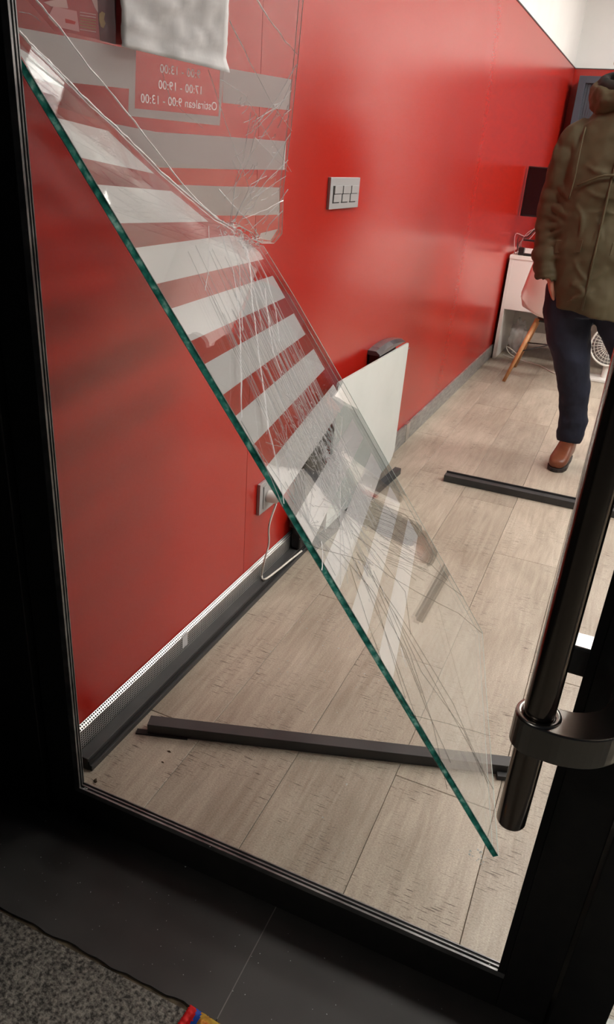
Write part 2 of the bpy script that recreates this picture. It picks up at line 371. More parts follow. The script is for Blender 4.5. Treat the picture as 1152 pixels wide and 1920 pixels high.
# baseboards on the left wall
bl = struct(obj('baseboard_left', wall_box(B(), 0.0, 0.012, 2.16, 7.38, 0.0, 0.095), M['skirting'], bevel=0.002))
obj('joint_cover', wall_box(B(), 0.0, 0.0135, 3.50, 3.56, 0.0, 0.097), M['steel'], bl)
def perforated():
    bm = B(); p = 0.0068; y0, y1 = 0.93, 2.16
    def strip(P, U, V, nu, nv, r):
        grid = {}
        def gv(q): 
            key = (round(q[0], 3), round(q[1], 3))
            if key not in grid: grid[key] = bm.verts.new(P + U * q[0] + V * q[1])
            return grid[key]
        for i in range(nu):
            for j in range(nv):
                c = (i + .5, j + .5)
                outer = [gv((c[0]+a*.5, c[1]+b*.5)) for a, b in ((1,0),(1,1),(0,1),(-1,1),(-1,0),(-1,-1),(0,-1),(1,-1))]
                inner = [bm.verts.new(P + U*(c[0]+math.cos(k*PI/4)*r) + V*(c[1]+math.sin(k*PI/4)*r)) for k in range(8)]
                for k in range(8): bm.faces.new((outer[k], outer[(k+1) % 8], inner[(k+1) % 8], inner[k]))
    n = int((y1 - y0) / p)
    U = Vector((0.0126*p, p, 0))
    P = Vector((wx(y0) + 0.012, y0, 0.015))
    strip(P, U, Vector((0, 0, p)), n, 10, 0.36)
    P2 = P + Vector((0, 0, p*10)); strip(P2, U, Vector((-0.0050, 0, 0.0046)), n, 2, 0.36)
    return bm
pv = struct(obj('trim_1', wall_box(B(), 0.0, 0.0020, 0.93, 2.16, 0.0, 0.091), M['dark']))
pp = obj('perforated_cover', perforated(), M['perf'], pv); pp['kind'] = 'stuff'
bm = B(); wall_box(bm, 0.0128, 0.0137, 1.425, 1.450, 0.045, 0.088); obj('tape_patch', bm, M['poly'], pv)

# ------------------------------------------------------------------ door
DX0, DX1, DF, DB, RT = -0.800, 0.060, 0.866, 0.888, 0.097
door = thing('door_1', 'black framed glass door with its pane broken out', 'door', (-0.877, 0.89, 0)); door['kind'] = 'structure'; del door['category']
bm = B(); box(bm, -0.877, DF, 0.006, DX0 - 0.012, DB, 2.22); obj('left_stile', bm, M['black'], door, bevel=0.002)
bm = B(); box(bm, DX1 + 0.012, DF, 0.006, 0.150, DB, 2.22); obj('right_stile', bm, M['black'], door, bevel=0.002)
bm = B(); box(bm, DX0 - 0.012, DF, 0.006, DX1 + 0.012, DB, RT - 0.012); obj('bottom_rail', bm, M['black'], door, bevel=0.0015)
bm = B(); box(bm, DX0 - 0.012, DF, 2.14, DX1 + 0.012, DB, 2.22); obj('top_rail', bm, M['black'], door)
lips = [('glazing_lip', DF - 0.001, DF + 0.003, M['lip'], 0.0), ('rubber_seal', DF + 0.003, DF + 0.009, M['seal'], 0.006), ('glazing_lip', DF + 0.009, DF + 0.0115, M['lip'], 0.002),
        ('rubber_seal', DF + 0.0115, DB - 0.002, M['seal'], 0.009), ('glazing_lip', DB - 0.002, DB, M['lip'], 0.007)]
for nm, q in (('rear_stile', (-0.877, DB, 0.006, -0.848, DB + 0.030, 2.22)), ('rear_stile', (0.085, DB, 0.006, 0.150, DB + 0.030, 2.22)), ('rear_rail', (-0.848, DB, 0.006, 0.085, DB + 0.030, 0.036))):
    bm = B(); box(bm, *q); obj(nm, bm, M['black'], door)
for nm, a, b, mm, dp in lips:
    bm = B(); box(bm, DX0 - 0.012, a, RT - 0.012, DX1 + 0.012, b, RT - dp); obj(nm, bm, mm, door)
    bm = B(); box(bm, DX0 - 0.012, a, RT - dp, DX0 - dp, b, 2.14); obj(nm, bm, mm, door)
    bm = B(); box(bm, DX1 + dp, a, RT - dp, DX1 + 0.012, b, 2.14); obj(nm, bm, M['seal'] if nm == 'glazing_lip' else mm, door)
# lock box on the room side of the right stile
bm = B(); box(bm, 0.020, DB + 0.001, 0.694, 0.084, DB + 0.036, 0.738); lb = obj('lock_box', bm, M['profile'], door, bevel=0.003)
bm = B(); box(bm, 0.022, DB + 0.002, 0.738, 0.082, DB + 0.035, 0.740); obj('top_glint', bm, M['steel'], lb)  # bright sheet added for the white reflection on the box top
# door jambs
bm = B(); box(bm, -0.990, 0.852, 0.0, -0.881, 0.93, 2.32); struct(obj('trim_2', bm, M['black'], bevel=0.002))
bm = B(); box(bm, 0.154, 0.852, 0.0, 0.232, 0.93, 2.32); struct(obj('trim_3', bm, M['black'], bevel=0.002))
bm = B(); box(bm, -0.881, 0.858, 2.225, 0.154, 0.93, 2.32); struct(obj('trim_4', bm, M['black']))
# fixed sidelight to the right of the door
sl = struct(thing('window_1', 'fixed glazed sidelight right of the door', 'window', (0.7, 0.9, 0))); del sl['category']
bm = B(); box(bm, 0.232, 0.868, 0.0, X1, 0.918, 0.030); obj('sill_rail', bm, M['skirting'], sl, bevel=0.002)
bm = B(); box(bm, 0.232, 0.856, 0.0, X1, 0.868, 0.014); obj('rubber_seal', bm, M['seal'], sl)
bm = B(); box(bm, 0.232, 0.888, 0.030, X1, 0.896, 2.32); obj('pane', bm, M['glass'], sl)

# pull handle
ph = thing('pull_handle', 'long round dark metal door pull with curved bracket on the right stile', 'door handle', (0.1, DF, 0.68))
HX, HY, HR = 0.017, 0.762, 0.0188
bm = B(); tube(bm, [(HX, HY, z) for z in (0.532, 0.535, 0.60, 0.9, 1.2, 1.5, 1.745, 1.748)], [HR-.0015] + [HR]*6 + [HR-.0015], n=48)
obj('tube', bm, M['tube'], ph, smooth=True)
def bracket(z0, z1, mm):
    bm = B()
    out = [(HX + 0.0275*math.cos(a), HY + 0.0275*math.sin(a)) for a in [math.radians(d) for d in range(60, 271, 12)]]
    curve = smooth_path([(HX, HY-0.0275, 0), (0.055, 0.7350, 0), (0.095, 0.752, 0), (0.126, 0.790, 0), (0.138, 0.835, 0), (0.140, DF, 0)], 5)
    back = smooth_path([(0.098, DF, 0), (0.096, 0.835, 0), (0.084, 0.805, 0), (0.060, 0.788, 0), (0.042, 0.784, 0)], 4)
    poly = out + [(p.x, p.y) for p in curve[1:]] + [(p.x, p.y) for p in back]
    prism(bm, poly, z0, z1); return obj('bracket', bm, mm, ph, bevel=0.002)
bracket(0.668, 0.713, M['bracket']); bracket(1.57, 1.615, M['bracket'])
for z in (0.713, 1.615):
    bm = B(); n = 40
    r0 = [bm.verts.new((HX+math.cos(2*PI*k/n)*.0272, HY+math.sin(2*PI*k/n)*.0272, z)) for k in range(n)]
    r1 = [bm.verts.new((HX+math.cos(2*PI*k/n)*.0262, HY+math.sin(2*PI*k/n)*.0262, z+.002)) for k in range(n)]
    r2 = [bm.verts.new((HX+math.cos(2*PI*k/n)*.0200, HY+math.sin(2*PI*k/n)*.0200, z+.002)) for k in range(n)]
    r3 = [bm.verts.new((HX+math.cos(2*PI*k/n)*.0192, HY+math.sin(2*PI*k/n)*.0192, z)) for k in range(n)]
    for a, b in ((r0,r1),(r1,r2),(r2,r3)):
        for k in range(n): bm.faces.new((a[k], a[(k+1)%n], b[(k+1)%n], b[k]))
    obj('collar', bm, M['bracket'], ph, smooth=True)

# ------------------------------------------------------------------ outside ground
bm = B(); box(bm, -1.6, 0.60, -0.10, 1.2, 0.93, -0.022); sill = struct(obj('floor_outside', bm, M['soil']))
def slate(x0, x1, seed):
    bm = B(); rnd = random.Random(seed); n = 40
    front = [(x0 + (x1-x0)*i/n, 0.642 + noise.noise(Vector((i*0.35+seed*9, 0, 0)))*0.007) for i in range(n+1)]
    poly = front + [(x1, 0.926), (x0, 0.926)]
    prism(bm, poly, -0.022, 0.0); return obj('slate_tile', bm, M['slate'], sill)
slate(-0.99, -0.3495, 1); slate(-0.3475, 0.62, 2); slate(0.622, 1.2, 3)
bm = B(); box(bm, -0.3500, 0.645, -0.02, -0.3470, 0.925, -0.0006); obj('grout_line', bm, M['grout'], sill)
bm = B()
n = 60
for i in range(n):
    xa = -1.2 + 2.0*i/n; xb = -1.2 + 2.0*(i+1)/n
    ya = 0.650 ; 
    w1 = 0.634 + noise.noise(Vector((i*0.5, 5, 0)))*0.006; w2 = 0.634 + noise.noise(Vector(((i+1)*0.5, 5, 0)))*0.006
    v = [bm.verts.new(p) for p in ((xa, w1, -0.004), (xb, w2, -0.004), (xb, ya, -0.004), (xa, ya, -0.004))]
    bm.faces.new(v)
obj('dirt_joint', bm, M['soil'], sill)
bm = B(); box(bm, -3.0, -3.0, -0.12, 3.0, 0.636, -0.003); pav = struct(obj('floor_pavement', bm, M['concrete']))

# ------------------------------------------------------------------ glass sheet
def make_planes():
    nL = ray(40, 110).cross(ray(935, 1605)); v = ray(890, 395).normalized(); u = nL.cross(v).normalized()
    d = ray(40, 110); G0 = CAM + d * (0.89 / d.y)
    return G0, v, u, u.cross(v).normalized()
G0, GV, GU, GN = make_planes()
def lo(x, y): return on_plane(x, y, G0, GN)
def st(s, t): return G0 + GV*s + GU*t
FA, FB = lo(35, 58), lo(440, 427)
ax = (FB - FA).normalized()
UN = Matrix.Rotation(math.radians(52), 3, ax) @ GN
def up(x, y): return on_plane(x, y, FA, UN)
if UN.dot(CAM - FA) < 0: UN = -UN
if GN.dot(CAM - G0) < 0: GN = -GN
TH = 0.010
def sheet(name, pts, N, parent, th=TH, off=0.0, green=(), mats=None):
    bm = B(); n = len(pts)
    a = [bm.verts.new(p - N*off) for p in pts]; b = [bm.verts.new(p - N*(off+th)) for p in pts]
    fs = [bm.faces.new(a), bm.faces.new(b[::-1])]
    for k in range(n):
        f = bm.faces.new((a[k], b[k], b[(k+1) % n], a[(k+1) % n])); f.material_index = 1 if k in green else 0
    return obj(name, bm, mats or [M['glass']], parent)
glass = thing('glass_pane', 'shattered laminated door pane with white stripes, folded and hanging inward from the left stile', 'glass pane', (-0.80, 0.89, 1.4))
hole_lo = [(440,427),(449,432),(457,438),(464,442),(469,449),(474,452),(483,459),(494,461)]
hole_up = [(440,427),(449,424),(455,426),(461,430),(468,434),(474,436),(480,444),(484,452),(491,456)]
fold = [(35,58),(60,86),(98,122),(136,161),(170,195),(217,237),(260,280),(302,322),(350,364),(403,408),(425,420)]
# lower leaf
L = []
nE = 90; greenidx = set()
for i in range(nE+1):
    t = 1.446 * i / nE
    L.append(st(0.0012*noise.noise(Vector((t*30, 0, 0))) , t))
greenidx = set(range(nE))
for s, t in ((0.14, 1.437), (0.27, 1.426), (0.48, 1.410), (0.690, 1.397), (0.688, 1.15), (0.685, 0.90), (0.682, 0.64), (0.668, 0.42)): L.append(st(s, t))
L += [lo(*p) for p in hole_lo[::-1]] + [lo(*p) for p in fold[::-1]]
sheet('lower_leaf', L, GN, glass, green=greenidx, mats=[M['glass'], M['edge'], M['edge_pale']])
# upper leaf
e_up = (up(569, 0) - up(546, 242)).normalized()
R = [up(491,456), up(500,456), up(514,456), up(522,447), up(529,438), up(531,390), up(532,352), up(546,242), up(560,101), up(569,0)]
R.append(R[-1] + e_up * 0.55)
tl = up(22, -60)
Lq = [R[-1] - (up(554,151) - up(33,52)).normalized() * 0.66, up(26, 20)]
U = [up(*p) for p in fold] + [up(*p) for p in hole_up[:-1]] + R + Lq
sheet('upper_leaf', U, UN, glass, mats=[M['glass'], M['edge'], M['edge_pale']])

def rim_line(pts, N, w=0.0007, name='glass_rim', mm=None):
    bm = B()
    for off in (0.0, TH): tube(bm, [p - N*off for p in pts], w, 5)
    return obj(name, bm, mm or M['edge_pale'], glass)
rim_line([st(*q) for q in ((0,1.446),(0.27,1.426),(0.48,1.410),(0.690,1.397),(0.688,1.15),(0.685,0.90),(0.682,0.64),(0.668,0.42))] + [lo(*p) for p in hole_lo[::-1]], GN)
rim_line([st(0.0006, 0.012+1.43*i/60) for i in range(61)], GN, 0.0008)
rim_line([up(*p) for p in hole_up[:-1]] + R, UN)
# stripes (film on the far face of the sheet)
def film(name, pts, N, mm, parent=glass, off=TH + 0.0004, th=0.0004):
    bm = B(); a = [bm.verts.new(p - N*off) for p in pts]; b = [bm.verts.new(p - N*(off+th)) for p in pts]; n = len(pts)
    bm.faces.new(a); bm.faces.new(b[::-1])
    for k in range(n): bm.faces.new((a[k], b[k], b[(k+1) % n], a[(k+1) % n]))
    return obj(name, bm, mm, parent)
SX = (0.004, 0.632)
T = [(0.365,0.419),(0.458,0.511),(0.548,0.600),(0.640,0.693),(0.732,0.784),(0.824,0.876),(0.917,0.969),(1.011,1.062)]
for a, b in T:
    film('stripe', [st(SX[0], a), st(SX[1], a), st(SX[1], b), st(SX[0], b)], GN, M['vinyl'])
# those crossed by the fold
film('stripe', [lo(38,76), lo(60,90), lo(98,126), lo(131,156), lo(75,137)], GN, M['vinyl'])
film('stripe', [lo(115,212), lo(212,238), lo(260,284), lo(298,319), lo(152,285)], GN, M['vinyl'])
film('stripe', [lo(182,337), lo(330,352), lo(350,368), lo(399,410), lo(233,411)], GN, M['vinyl'])
film('stripe', [st(SX[0],0.268), lo(436,436), lo(450,437), lo(462,444), lo(474,456), lo(488,462), st(SX[1],0.31), st(SX[1],0.325), st(SX[0],0.325)], GN, M['vinyl'])
for pts in ([(33,52),(120,68),(222,88),(253,94),(250,169),(135,157),(98,118),(60,82)],
            [(428,129),(554,151),(549,209),(425,195)],
            [(217,234),(300,250),(420,258),(544,267),(541,321),(440,320),(306,317),(262,277)],
            [(332,349),(420,352),(531,354),(531,405),(470,407),(404,407),(352,362)],
            [(496,440),(528,432),(514,454),(492,450)]):
    film('stripe', [up(*p) for p in pts], UN, M['vinyl'])
# white frame around the opening hours
fo = [(254,48),(433,80),(420,238),(249,220)]; fi = [(265,60),(423,90),(418,221),(261,206)]
bm = B(); o4 = [up(*p) - UN*(TH+.0009) for p in fo]; i4 = [up(*p) - UN*(TH+.0009) for p in fi]
ov = [bm.verts.new(p) for p in o4]; iv = [bm.verts.new(p) for p in i4]
ov2 = [bm.verts.new(p - UN*.0004) for p in o4]; iv2 = [bm.verts.new(p - UN*.0004) for p in i4]
for k in range(4):
    j = (k+1) % 4
    bm.faces.new((ov[k], ov[j], iv[j], iv[k])); bm.faces.new((ov2[k], iv2[k], iv2[j], ov2[j])); bm.faces.new((ov[k], ov2[k], ov2[j], ov[j])); bm.faces.new((iv[k], iv[j], iv2[j], iv2[k]))
obj('hours_frame', bm, M['vinyl'], glass)
def text_on(txt, p_start, p_end, hpx):
    cu = bpy.data.curves.new('t', 'FONT'); cu.body = txt; cu.extrude = 0.001; cu.space_character = 1.05; cu.offset = 0.0
    to = bpy.data.objects.new('t', cu); COL.objects.link(to)
    bpy.context.view_layer.update()
    me = bpy.data.meshes.new_from_object(to.evaluated_get(bpy.context.evaluated_depsgraph_get()))
    bpy.data.objects.remove(to)
    x0 = min(v.co.x for v in me.vertices); x1 = max(v.co.x for v in me.vertices); y1 = max(v.co.y for v in me.vertices)
    a, b = up(*p_start), up(*p_end)
    ux = (b - a) / (x1 - x0); hy = up(p_start[0] + 3, p_start[1] - hpx) - a; hy = (e_up * hy.length) / y1
    for v in me.vertices:
        c = v.co.copy()
        v.co = a + ux*(c.x - x0) + hy*c.y + UN*(0.0004 + (c.z + 0.001)*0.2)
    return obj('lettering', me, M['letter'], glass)
text_on('9:00 - 13:00', (375, 147), (300, 136), 15)
text_on('17:00 - 19:00', (377, 177), (297, 166), 15)
text_on('Ostiralean 9:00 - 13:00', (406, 207), (264, 192), 15)
# red printed panel above the stripes (seen from behind)
film('red_print', [up(*p) for p in ((56,-60),(262,-30),(256,92),(150,66),(112,62),(62,4))], UN, M['poster_red'])
film('printed_ticket', [up(*p) for p in ((108,14),(152,23),(157,62),(114,52),(98,34))], UN, M['poster_pink'], off=TH-.0002)
film('printed_ticket', [up(*p) for p in ((90,6),(132,-2),(136,18),(104,14))], UN, M['poster_pale'], off=TH-.0002)
film('printed_block', [up(*p) for p in ((130,37),(142,40),(150,43),(148,48),(131,45))], UN, M['poster_red'], off=TH-.0004)
film('printed_dark_panel', [up(*p) for p in ((190,-40),(226,-35),(225,86),(196,78),(192,30))], UN, M['poster_dark'], off=TH-.0002)
film('printed_grey_shape', [up(*p) for p in ((172,-20),(190,-18),(192,26),(186,16))], UN, M['poster_pale'], off=TH-.0002)
for k in range(7):
    y = 24 + k*5.4
    film('printed_line', [up(*p) for p in ((158,y),(188,y+5),(188,y+6.5),(158,y+1.5))], UN, M['poster_pale'] if k in (0,1,6) else M['gold'], off=TH-.0002)
film('printed_gold_figure', [up(*p) for p in ((194,28),(199,23),(205,27),(203,38),(206,46),(202,55),(197,52),(194,40))], UN, M['gold'], off=TH-.0004)

# taped sheet of paper
def paper_mesh():
    bm = B(); nx, ny = 22, 26; A0, A1 = up(223,86), up(419,133); C0, C1 = up(221,0), up(425,0)
    C0 = A0 + (C0-A0)*2.4; C1 = A1 + (C1-A1)*1.75
    g = []
    for j in range(ny+1):
        row = []
        for i in range(nx+1):
            s, t = i/nx, j/ny
            p = (A0*(1-s)+A1*s)*(1-t) + (C0*(1-s)+C1*s)*t
            h = 0.006 + 0.005*noise.noise(Vector((s*4, t*5, 0))) + 0.003*noise.noise(Vector((s*11, t*12, 3))) + 0.010*max(0, 0.12-t)*8*s
            row.append(bm.verts.new(p + UN*h))
        g.append(row)
    for j in range(ny):
        for i in range(nx): bm.faces.new((g[j][i], g[j][i+1], g[j+1][i+1], g[j+1][i]))
    return bm
pa = obj('paper_sheet', paper_mesh(), M['paper'], smooth=True)
sm = pa.modifiers.new('s', 'SOLIDIFY'); sm.thickness = 0.0004
tag(pa, 'crumpled blank white paper sheet taped to the upper glass', 'paper')

# fractures -------------------------------------------------------
class Cracks:
    def __init__(s): s.bm = B()
    def seg(s, a, b, N, w0, w1, h):
        d = (b - a)
        if d.length < 1e-6: return
        q = d.normalized().cross(N)
        v = [s.bm.verts.new(p) for p in (a + q*w0, a - q*w0, a + N*h, b + q*w1, b - q*w1, b + N*h)]
        for f in ((0,2,5,3),(2,1,4,5),(1,0,3,4),(0,1,2),(3,5,4)): s.bm.faces.new([v[i] for i in f])
    def line(s, pts, N, w, h=0.0008, jit=0.0, sub=4, taper=True, rnd=random):
        P = []
        for a, b in zip(pts, pts[1:]):
            for k in range(sub): P.append(a + (b-a)*(k/sub))
        P.append(pts[-1])
        if jit:
            for i in range(1, len(P)-1):
                d = (P[i+1]-P[i-1]).normalized().cross(N); P[i] = P[i] + d*rnd.uniform(-jit, jit)
        n = len(P)-1
        for i in range(n):
            f0 = 1 - (i/n)*0.75 if taper else 1; f1 = 1 - ((i+1)/n)*0.75 if taper else 1
            s.seg(P[i], P[i+1], N, w*f0*rnd.uniform(.6, 1.3) if jit else w*f0, w*f1, h)
    def out(s, name, mm):
        o = obj(name, s.bm, mm, glass); o['kind'] = 'stuff'; return o
cw, cs_, ck = Cracks(), Cracks(), Cracks()
rnd = random.Random(3)
cw.line([up(*p)+UN*.0005 for p in fold+[(440,427)]], UN, 0.0018, 0.0015, 0.001, 4, False)
cw.line([lo(*(p[0]-2, p[1]+4))+GN*.0005 for p in fold[1:]+[(440,430)]], GN, 0.0010, 0.0012, 0.001, 4, False)
c2 = [(62,-8),(80,14),(110,48),(166,126),(201,166),(252,227),(290,278),(327,327),(372,378),(418,418)]
cw.line([up(*p)+UN*.0005 for p in c2], UN, 0.0013, 0.0012, 0.0008, 4, False)
for c, w in (([(478,-6),(504,35),(534,76),(558,102)], .0015), ([(430,38),(468,115),(514,200),(547,245)], .0011), ([(390,130),(425,235),(448,300),(462,334),(472,376)], .0006),
          ([(412,148),(460,178),(500,250),(546,322)], .0006), ([(478,258),(505,285),(540,322)], .0010), ([(548,150),(520,210),(470,290),(440,350),(430,425)], .0006), ([(557,120),(515,190),(478,235)], .0010),
          ([(410,355),(432,380),(462,410),(485,440),(492,454)], .0014), ([(435,300),(452,330),(420,372)], .0006), ([(531,376),(500,392),(455,410)], .0012), ([(530,395),(505,420),(497,440)], .0007),
          ([(546,170),(505,215),(480,240),(465,300)], .0008), ([(545,250),(490,330),(452,385),(436,420)], .0010), ([(540,300),(500,340),(450,400)], .0010), ([(536,330),(490,360),(446,420)], .0007),
          ([(520,200),(480,225),(470,250)], .0012), ([(500,330),(470,345),(440,410)], .0008), ([(545,205),(534,214),(520,240)], .0008), ([(300,122),(320,190),(380,240)], .0003),
          ([(35,22),(60,28),(75,40)], .0004), ([(540,355),(520,385),(470,430)], .0009), ([(470,210),(455,300),(440,345),(433,420)], .0005)):
    (cw if w > .0006 else cs_).line([up(*p)+UN*.0005 for p in c], UN, w, 0.0012, 0.0010, 4, True, rnd)
for _ in range(46):    # short curved flakes near the broken corner
    x = rnd.uniform(435, 535); y = rnd.uniform(190, 430); l = rnd.uniform(8, 30); a = rnd.uniform(-1.2, -0.4)
    if x + math.cos(a)*l + 4 > 566 - .09*y: continue
    cs_.line([up(x, y)+UN*.0006, up(x+math.cos(a)*l*.5+2, y+math.sin(a)*l*.5+2)+UN*.0006, up(x+math.cos(a)*l, y+math.sin(a)*l)+UN*.0006], UN, rnd.uniform(.0003, .0008), .001, .0004, 2, True, rnd)
# crushed rim of the hole
for _ in range(90):
    q = rnd.choice(hole_lo[:7]); x, y = q[0]+rnd.gauss(-4, 9), q[1]+rnd.gauss(6, 6)
    a = rnd.uniform(0, 6.3); l = rnd.uniform(2, 8)
    cw.line([lo(x, y)+GN*.0006, lo(x+math.cos(a)*l, y+math.sin(a)*l)+GN*.0006], GN, rnd.uniform(.0004, .0009), .002, 0, 1, True, rnd)
for _ in range(60):
    q = rnd.choice([(418,418),(428,424),(440,422),(484,452),(480,446),(436,418)]); x, y = q[0]+rnd.gauss(0, 5), q[1]+rnd.gauss(-2, 5)
    a = rnd.uniform(0, 6.3); l = rnd.uniform(2, 8)
    cw.line([up(x, y)+UN*.0006, up(x+math.cos(a)*l, y+math.sin(a)*l)+UN*.0006], UN, rnd.uniform(.0004, .0009), .002, 0, 1, True, rnd)
# long runs down the lower leaf
def lol(c): return [lo(*p)+GN*.0005 for p in c]
for c, w in (([(391,424),(392,470),(391,506),(384,545)], .0007), ([(412,430),(424,470),(438,510),(446,570),(451,640),(453,784)], .0010), ([(428,440),(448,500),(452,560),(455,620)], .0007),
          ([(441,445),(464,470),(469,500),(472,560),(477,597),(488,684),(496,740),(503,805)], .0014), ([(450,448),(488,540),(505,600),(520,660)], .0009), ([(470,462),(500,520),(516,580),(524,640)], .0009),
          ([(497,540),(503,600),(512,660),(528,700)], .0011), ([(455,450),(480,560),(492,620)], .0007), ([(453,700),(452,790),(500,880),(530,950)], .0006), ([(503,805),(520,870),(532,945)], .0009),
          ([(602,1015),(605,1040),(603,1070)], .0011)):
    cw.line(lol(c), GN, w, .0012, .0012, 4, False, rnd)
for k in range(70):      # fine parallel runs
    s0 = rnd.uniform(.18, .52); t0 = rnd.uniform(.28, .55); l = rnd.uniform(.06, .38); sl_ = rnd.gauss(-0.28, .06)
    a = st(s0, t0)+GN*.0005; b = st(s0 + sl_*l*.5, t0 + l*.5)+GN*.0005; c = st(s0 + sl_*l*1.02, t0 + l)+GN*.0005
    cs_.line([a, b, c], GN, rnd.uniform(.0002, .0005), .0008, .0006, 5, True, rnd)
# densely crushed patch and its radiating cracks
cent = st(.27, .74)
for k in range(520):
    r = abs(rnd.gauss(0, .075)); a = rnd.uniform(0, 6.3)
    s0 = .29 + r*math.cos(a)*1.25; t0 = .715 + r*math.sin(a)*1.2
    if s0 < .01 or s0 > .66: continue
    b = rnd.uniform(0, 6.3); l = rnd.uniform(.004, .016)
    (cs_ if rnd.random() < .8 else cw).line([st(s0, t0)+GN*.0006, st(s0+math.cos(b)*l, t0+math.sin(b)*l)+GN*.0006], GN, rnd.uniform(.0002, .0005), .001, 0, 1, True, rnd)
for s0, t0, n_, lr in ((.03, .755, 26, (.04, .16)), (.20, .80, 26, (.05, .2)), (.36, .74, 20, (.05, .2)), (.12, .645, 14, (.03, .10))):
    for k in range(n_):
        b = 2*PI*k/n_ + rnd.uniform(-.1, .1); l = rnd.uniform(*lr)
        e0, e1 = s0+math.cos(b)*l, t0+math.sin(b)*l
        if e0 < .002: continue
        cs_.line([st(s0, t0)+GN*.0006, st((s0+e0)/2, (t0+e1)/2)+GN*.0006, st(e0, e1)+GN*.0006], GN, rnd.uniform(.0003, .0005), .001, .0012, 3, True, rnd)
# long straight dark runs in the clear end
for c in (([660,1045],[705,1130],[735,1230],[760,1310]), ([665,1050],[720,1180],[800,1400],[862,1500]), ([670,1040],[740,1150],[820,1290],[925,1480]), ([668,1035],[760,1170],[850,1320],[915,1470]),
          ([655,1060],[690,1170],[725,1265],[770,1350]), ([690,1060],[740,1180],[800,1330],[845,1430]), ([700,1070],[770,1230],[812,1360],[838,1480]), ([640,1040],[700,1110],[760,1220],[790,1300]),
          ([680,1040],[730,1080],[800,1120],[860,1150],[905,1188]), ([700,1010],[760,1050],[830,1090],[870,1120]), ([690,985],[750,1030],[810,1060],[840,1090]), ([740,1150],[790,1260],[870,1370],[905,1455]),
          ([700,940],[760,965],[800,1010]), ([660,1000],[700,1030],[760,1110],[770,1190]), ([735,1290],[770,1340],[850,1360],[920,1380]), ([560,1010],[600,1030],[660,1045],[700,1060])):
    ck.line(lol(c), GN, .00032, .0006, .0006, 5, False, rnd)
for k in range(26):
    y = 930 + k*5; x0 = 690 + k*1.5 + rnd.uniform(-6, 6)
    ck.line(lol(((x0, y), (x0+30, y+12), (x0+rnd.uniform(50, 90), y+rnd.uniform(25, 45)))), GN, .00022, .0005, .0004, 3, True, rnd)
for k in range(30):
    x = rnd.gauss(690, 14); y = rnd.gauss(1060, 22)
    cw.line(lol(((x, y), (x+rnd.uniform(2, 6), y+rnd.uniform(4, 12)))), GN, .0006, .001, 0, 1, True, rnd)
for c in ([(752,1215),(757,1235),(762,1250)], [(715,1100),(722,1122)]): cw.line(lol(c), GN, .0007, .001, .0006, 3, True, rnd)
cw.out('white_fracture_lines', M['crack']); cs_.out('fine_fracture_lines', M['crack_soft']); ck.out('dark_fracture_lines', M['crack_dark'])

# ------------------------------------------------------------------ loose black profiles on the floor
def profile_bar(name, label, a, b, w, h, zb=0.0, steps=True):
    a, b = Vector((*a, zb)), Vector((*b, zb)); d = (b-a); Ln = d.length; ang = math.atan2(d.y, d.x)
    t = thing(name, label, 'metal bar', a, 'loose black door frame profiles on the floor')
    Mx = Matrix.Translation(a) @ Matrix.Rotation(ang, 4, 'Z')
    bm = B(); box(bm, 0, -w/2, 0.0005, Ln, w/2, h, Mx); obj('body', bm, M['profile'], t, bevel=0.0012)
    if steps:
        bm = B(); box(bm, 0.002, -w/2 - 0.009, 0.0, Ln - 0.002, -w/2, h*0.42, Mx); obj('lower_flange', bm, M['profile'], t, bevel=0.001)
        bm = B(); box(bm, 0.001, -w/2 - 0.0035, h*0.42, Ln - 0.001, -w/2, h*0.75, Mx); obj('rib', bm, M['seal'], t)
    return t, Mx, Ln
profile_bar('frame_profile', 'long black grooved metal bar lying along the red wall', (-0.896, 0.985), (-0.884, 2.235), 0.032, 0.034)
profile_bar('frame_profile', 'black metal bar on the floor behind the glass, under the leaning white board', (-0.845, 2.20), (-0.790, 3.08), 0.030, 0.030, steps=False)
t, Mx, Ln = profile_bar('frame_profile', 'black metal bar lying crosswise on the floor just inside the door', (-0.835, 1.160), (0.02, 1.447), 0.034, 0.030, steps=False)
bm = B(); box(bm, -0.028, -0.022, 0.0, 0.10, -0.006, 0.004, Mx); obj('thin_flange', bm, M['seal'], t)
bm = B(); box(bm, Ln-0.055, -0.034, 0.0, Ln-0.02, -0.018, 0.012, Mx); obj('clip', bm, M['profile'], t)
t, Mx, Ln = profile_bar('frame_profile', 'black metal bar on the floor farther in, in front of the brown boot', (-0.580, 3.125), (0.36, 3.14), 0.036, 0.032, steps=False)
bm = B(); box(bm, 0.003, 0.0185, 0.0, Ln - 0.003, 0.024, 0.040, Mx); obj('upper_rib', bm, M['profile'], t)

# white board leaning on the red wall
def board():
    N = Vector((1, -0.0126, 0.0)).normalized(); P0 = Vector((wx(3) + 0.058, 3, 0))
    px = lambda x, y: on_plane(x, y, P0, N)
    br, tr_ = px(740, 838), px(764, 642)
    y1, z1, z0 = tr_.y, tr_.z, 0.034
    y0 = 2.32
    P = []
    for (y, z) in ((y0, z0), (y0+.02, z0), (y1-0.16, z0), (y1-0.07, z0+.01), (y1-.03, z0+.03), (y1-.012, 0.10), (y1, z1-.01), (y1-.006, z1), (y0+.01, z1+0.012), (y0, z1)):
        P.append(Vector((wx(y) + 0.058, y, z)))
    return P
P = board(); bm = B(); nb = (P[6]-P[0]).cross(P[9]-P[0]).normalized()
a = [bm.verts.new(p) for p in P]; b = [bm.verts.new(p + Vector((0.008, 0, 0))) for p in P]
bm.faces.new(a[::-1]); bm.faces.new(b)
for k in range(len(P)): bm.faces.new((a[k], a[(k+1)%len(P)], b[(k+1)%len(P)], b[k]))
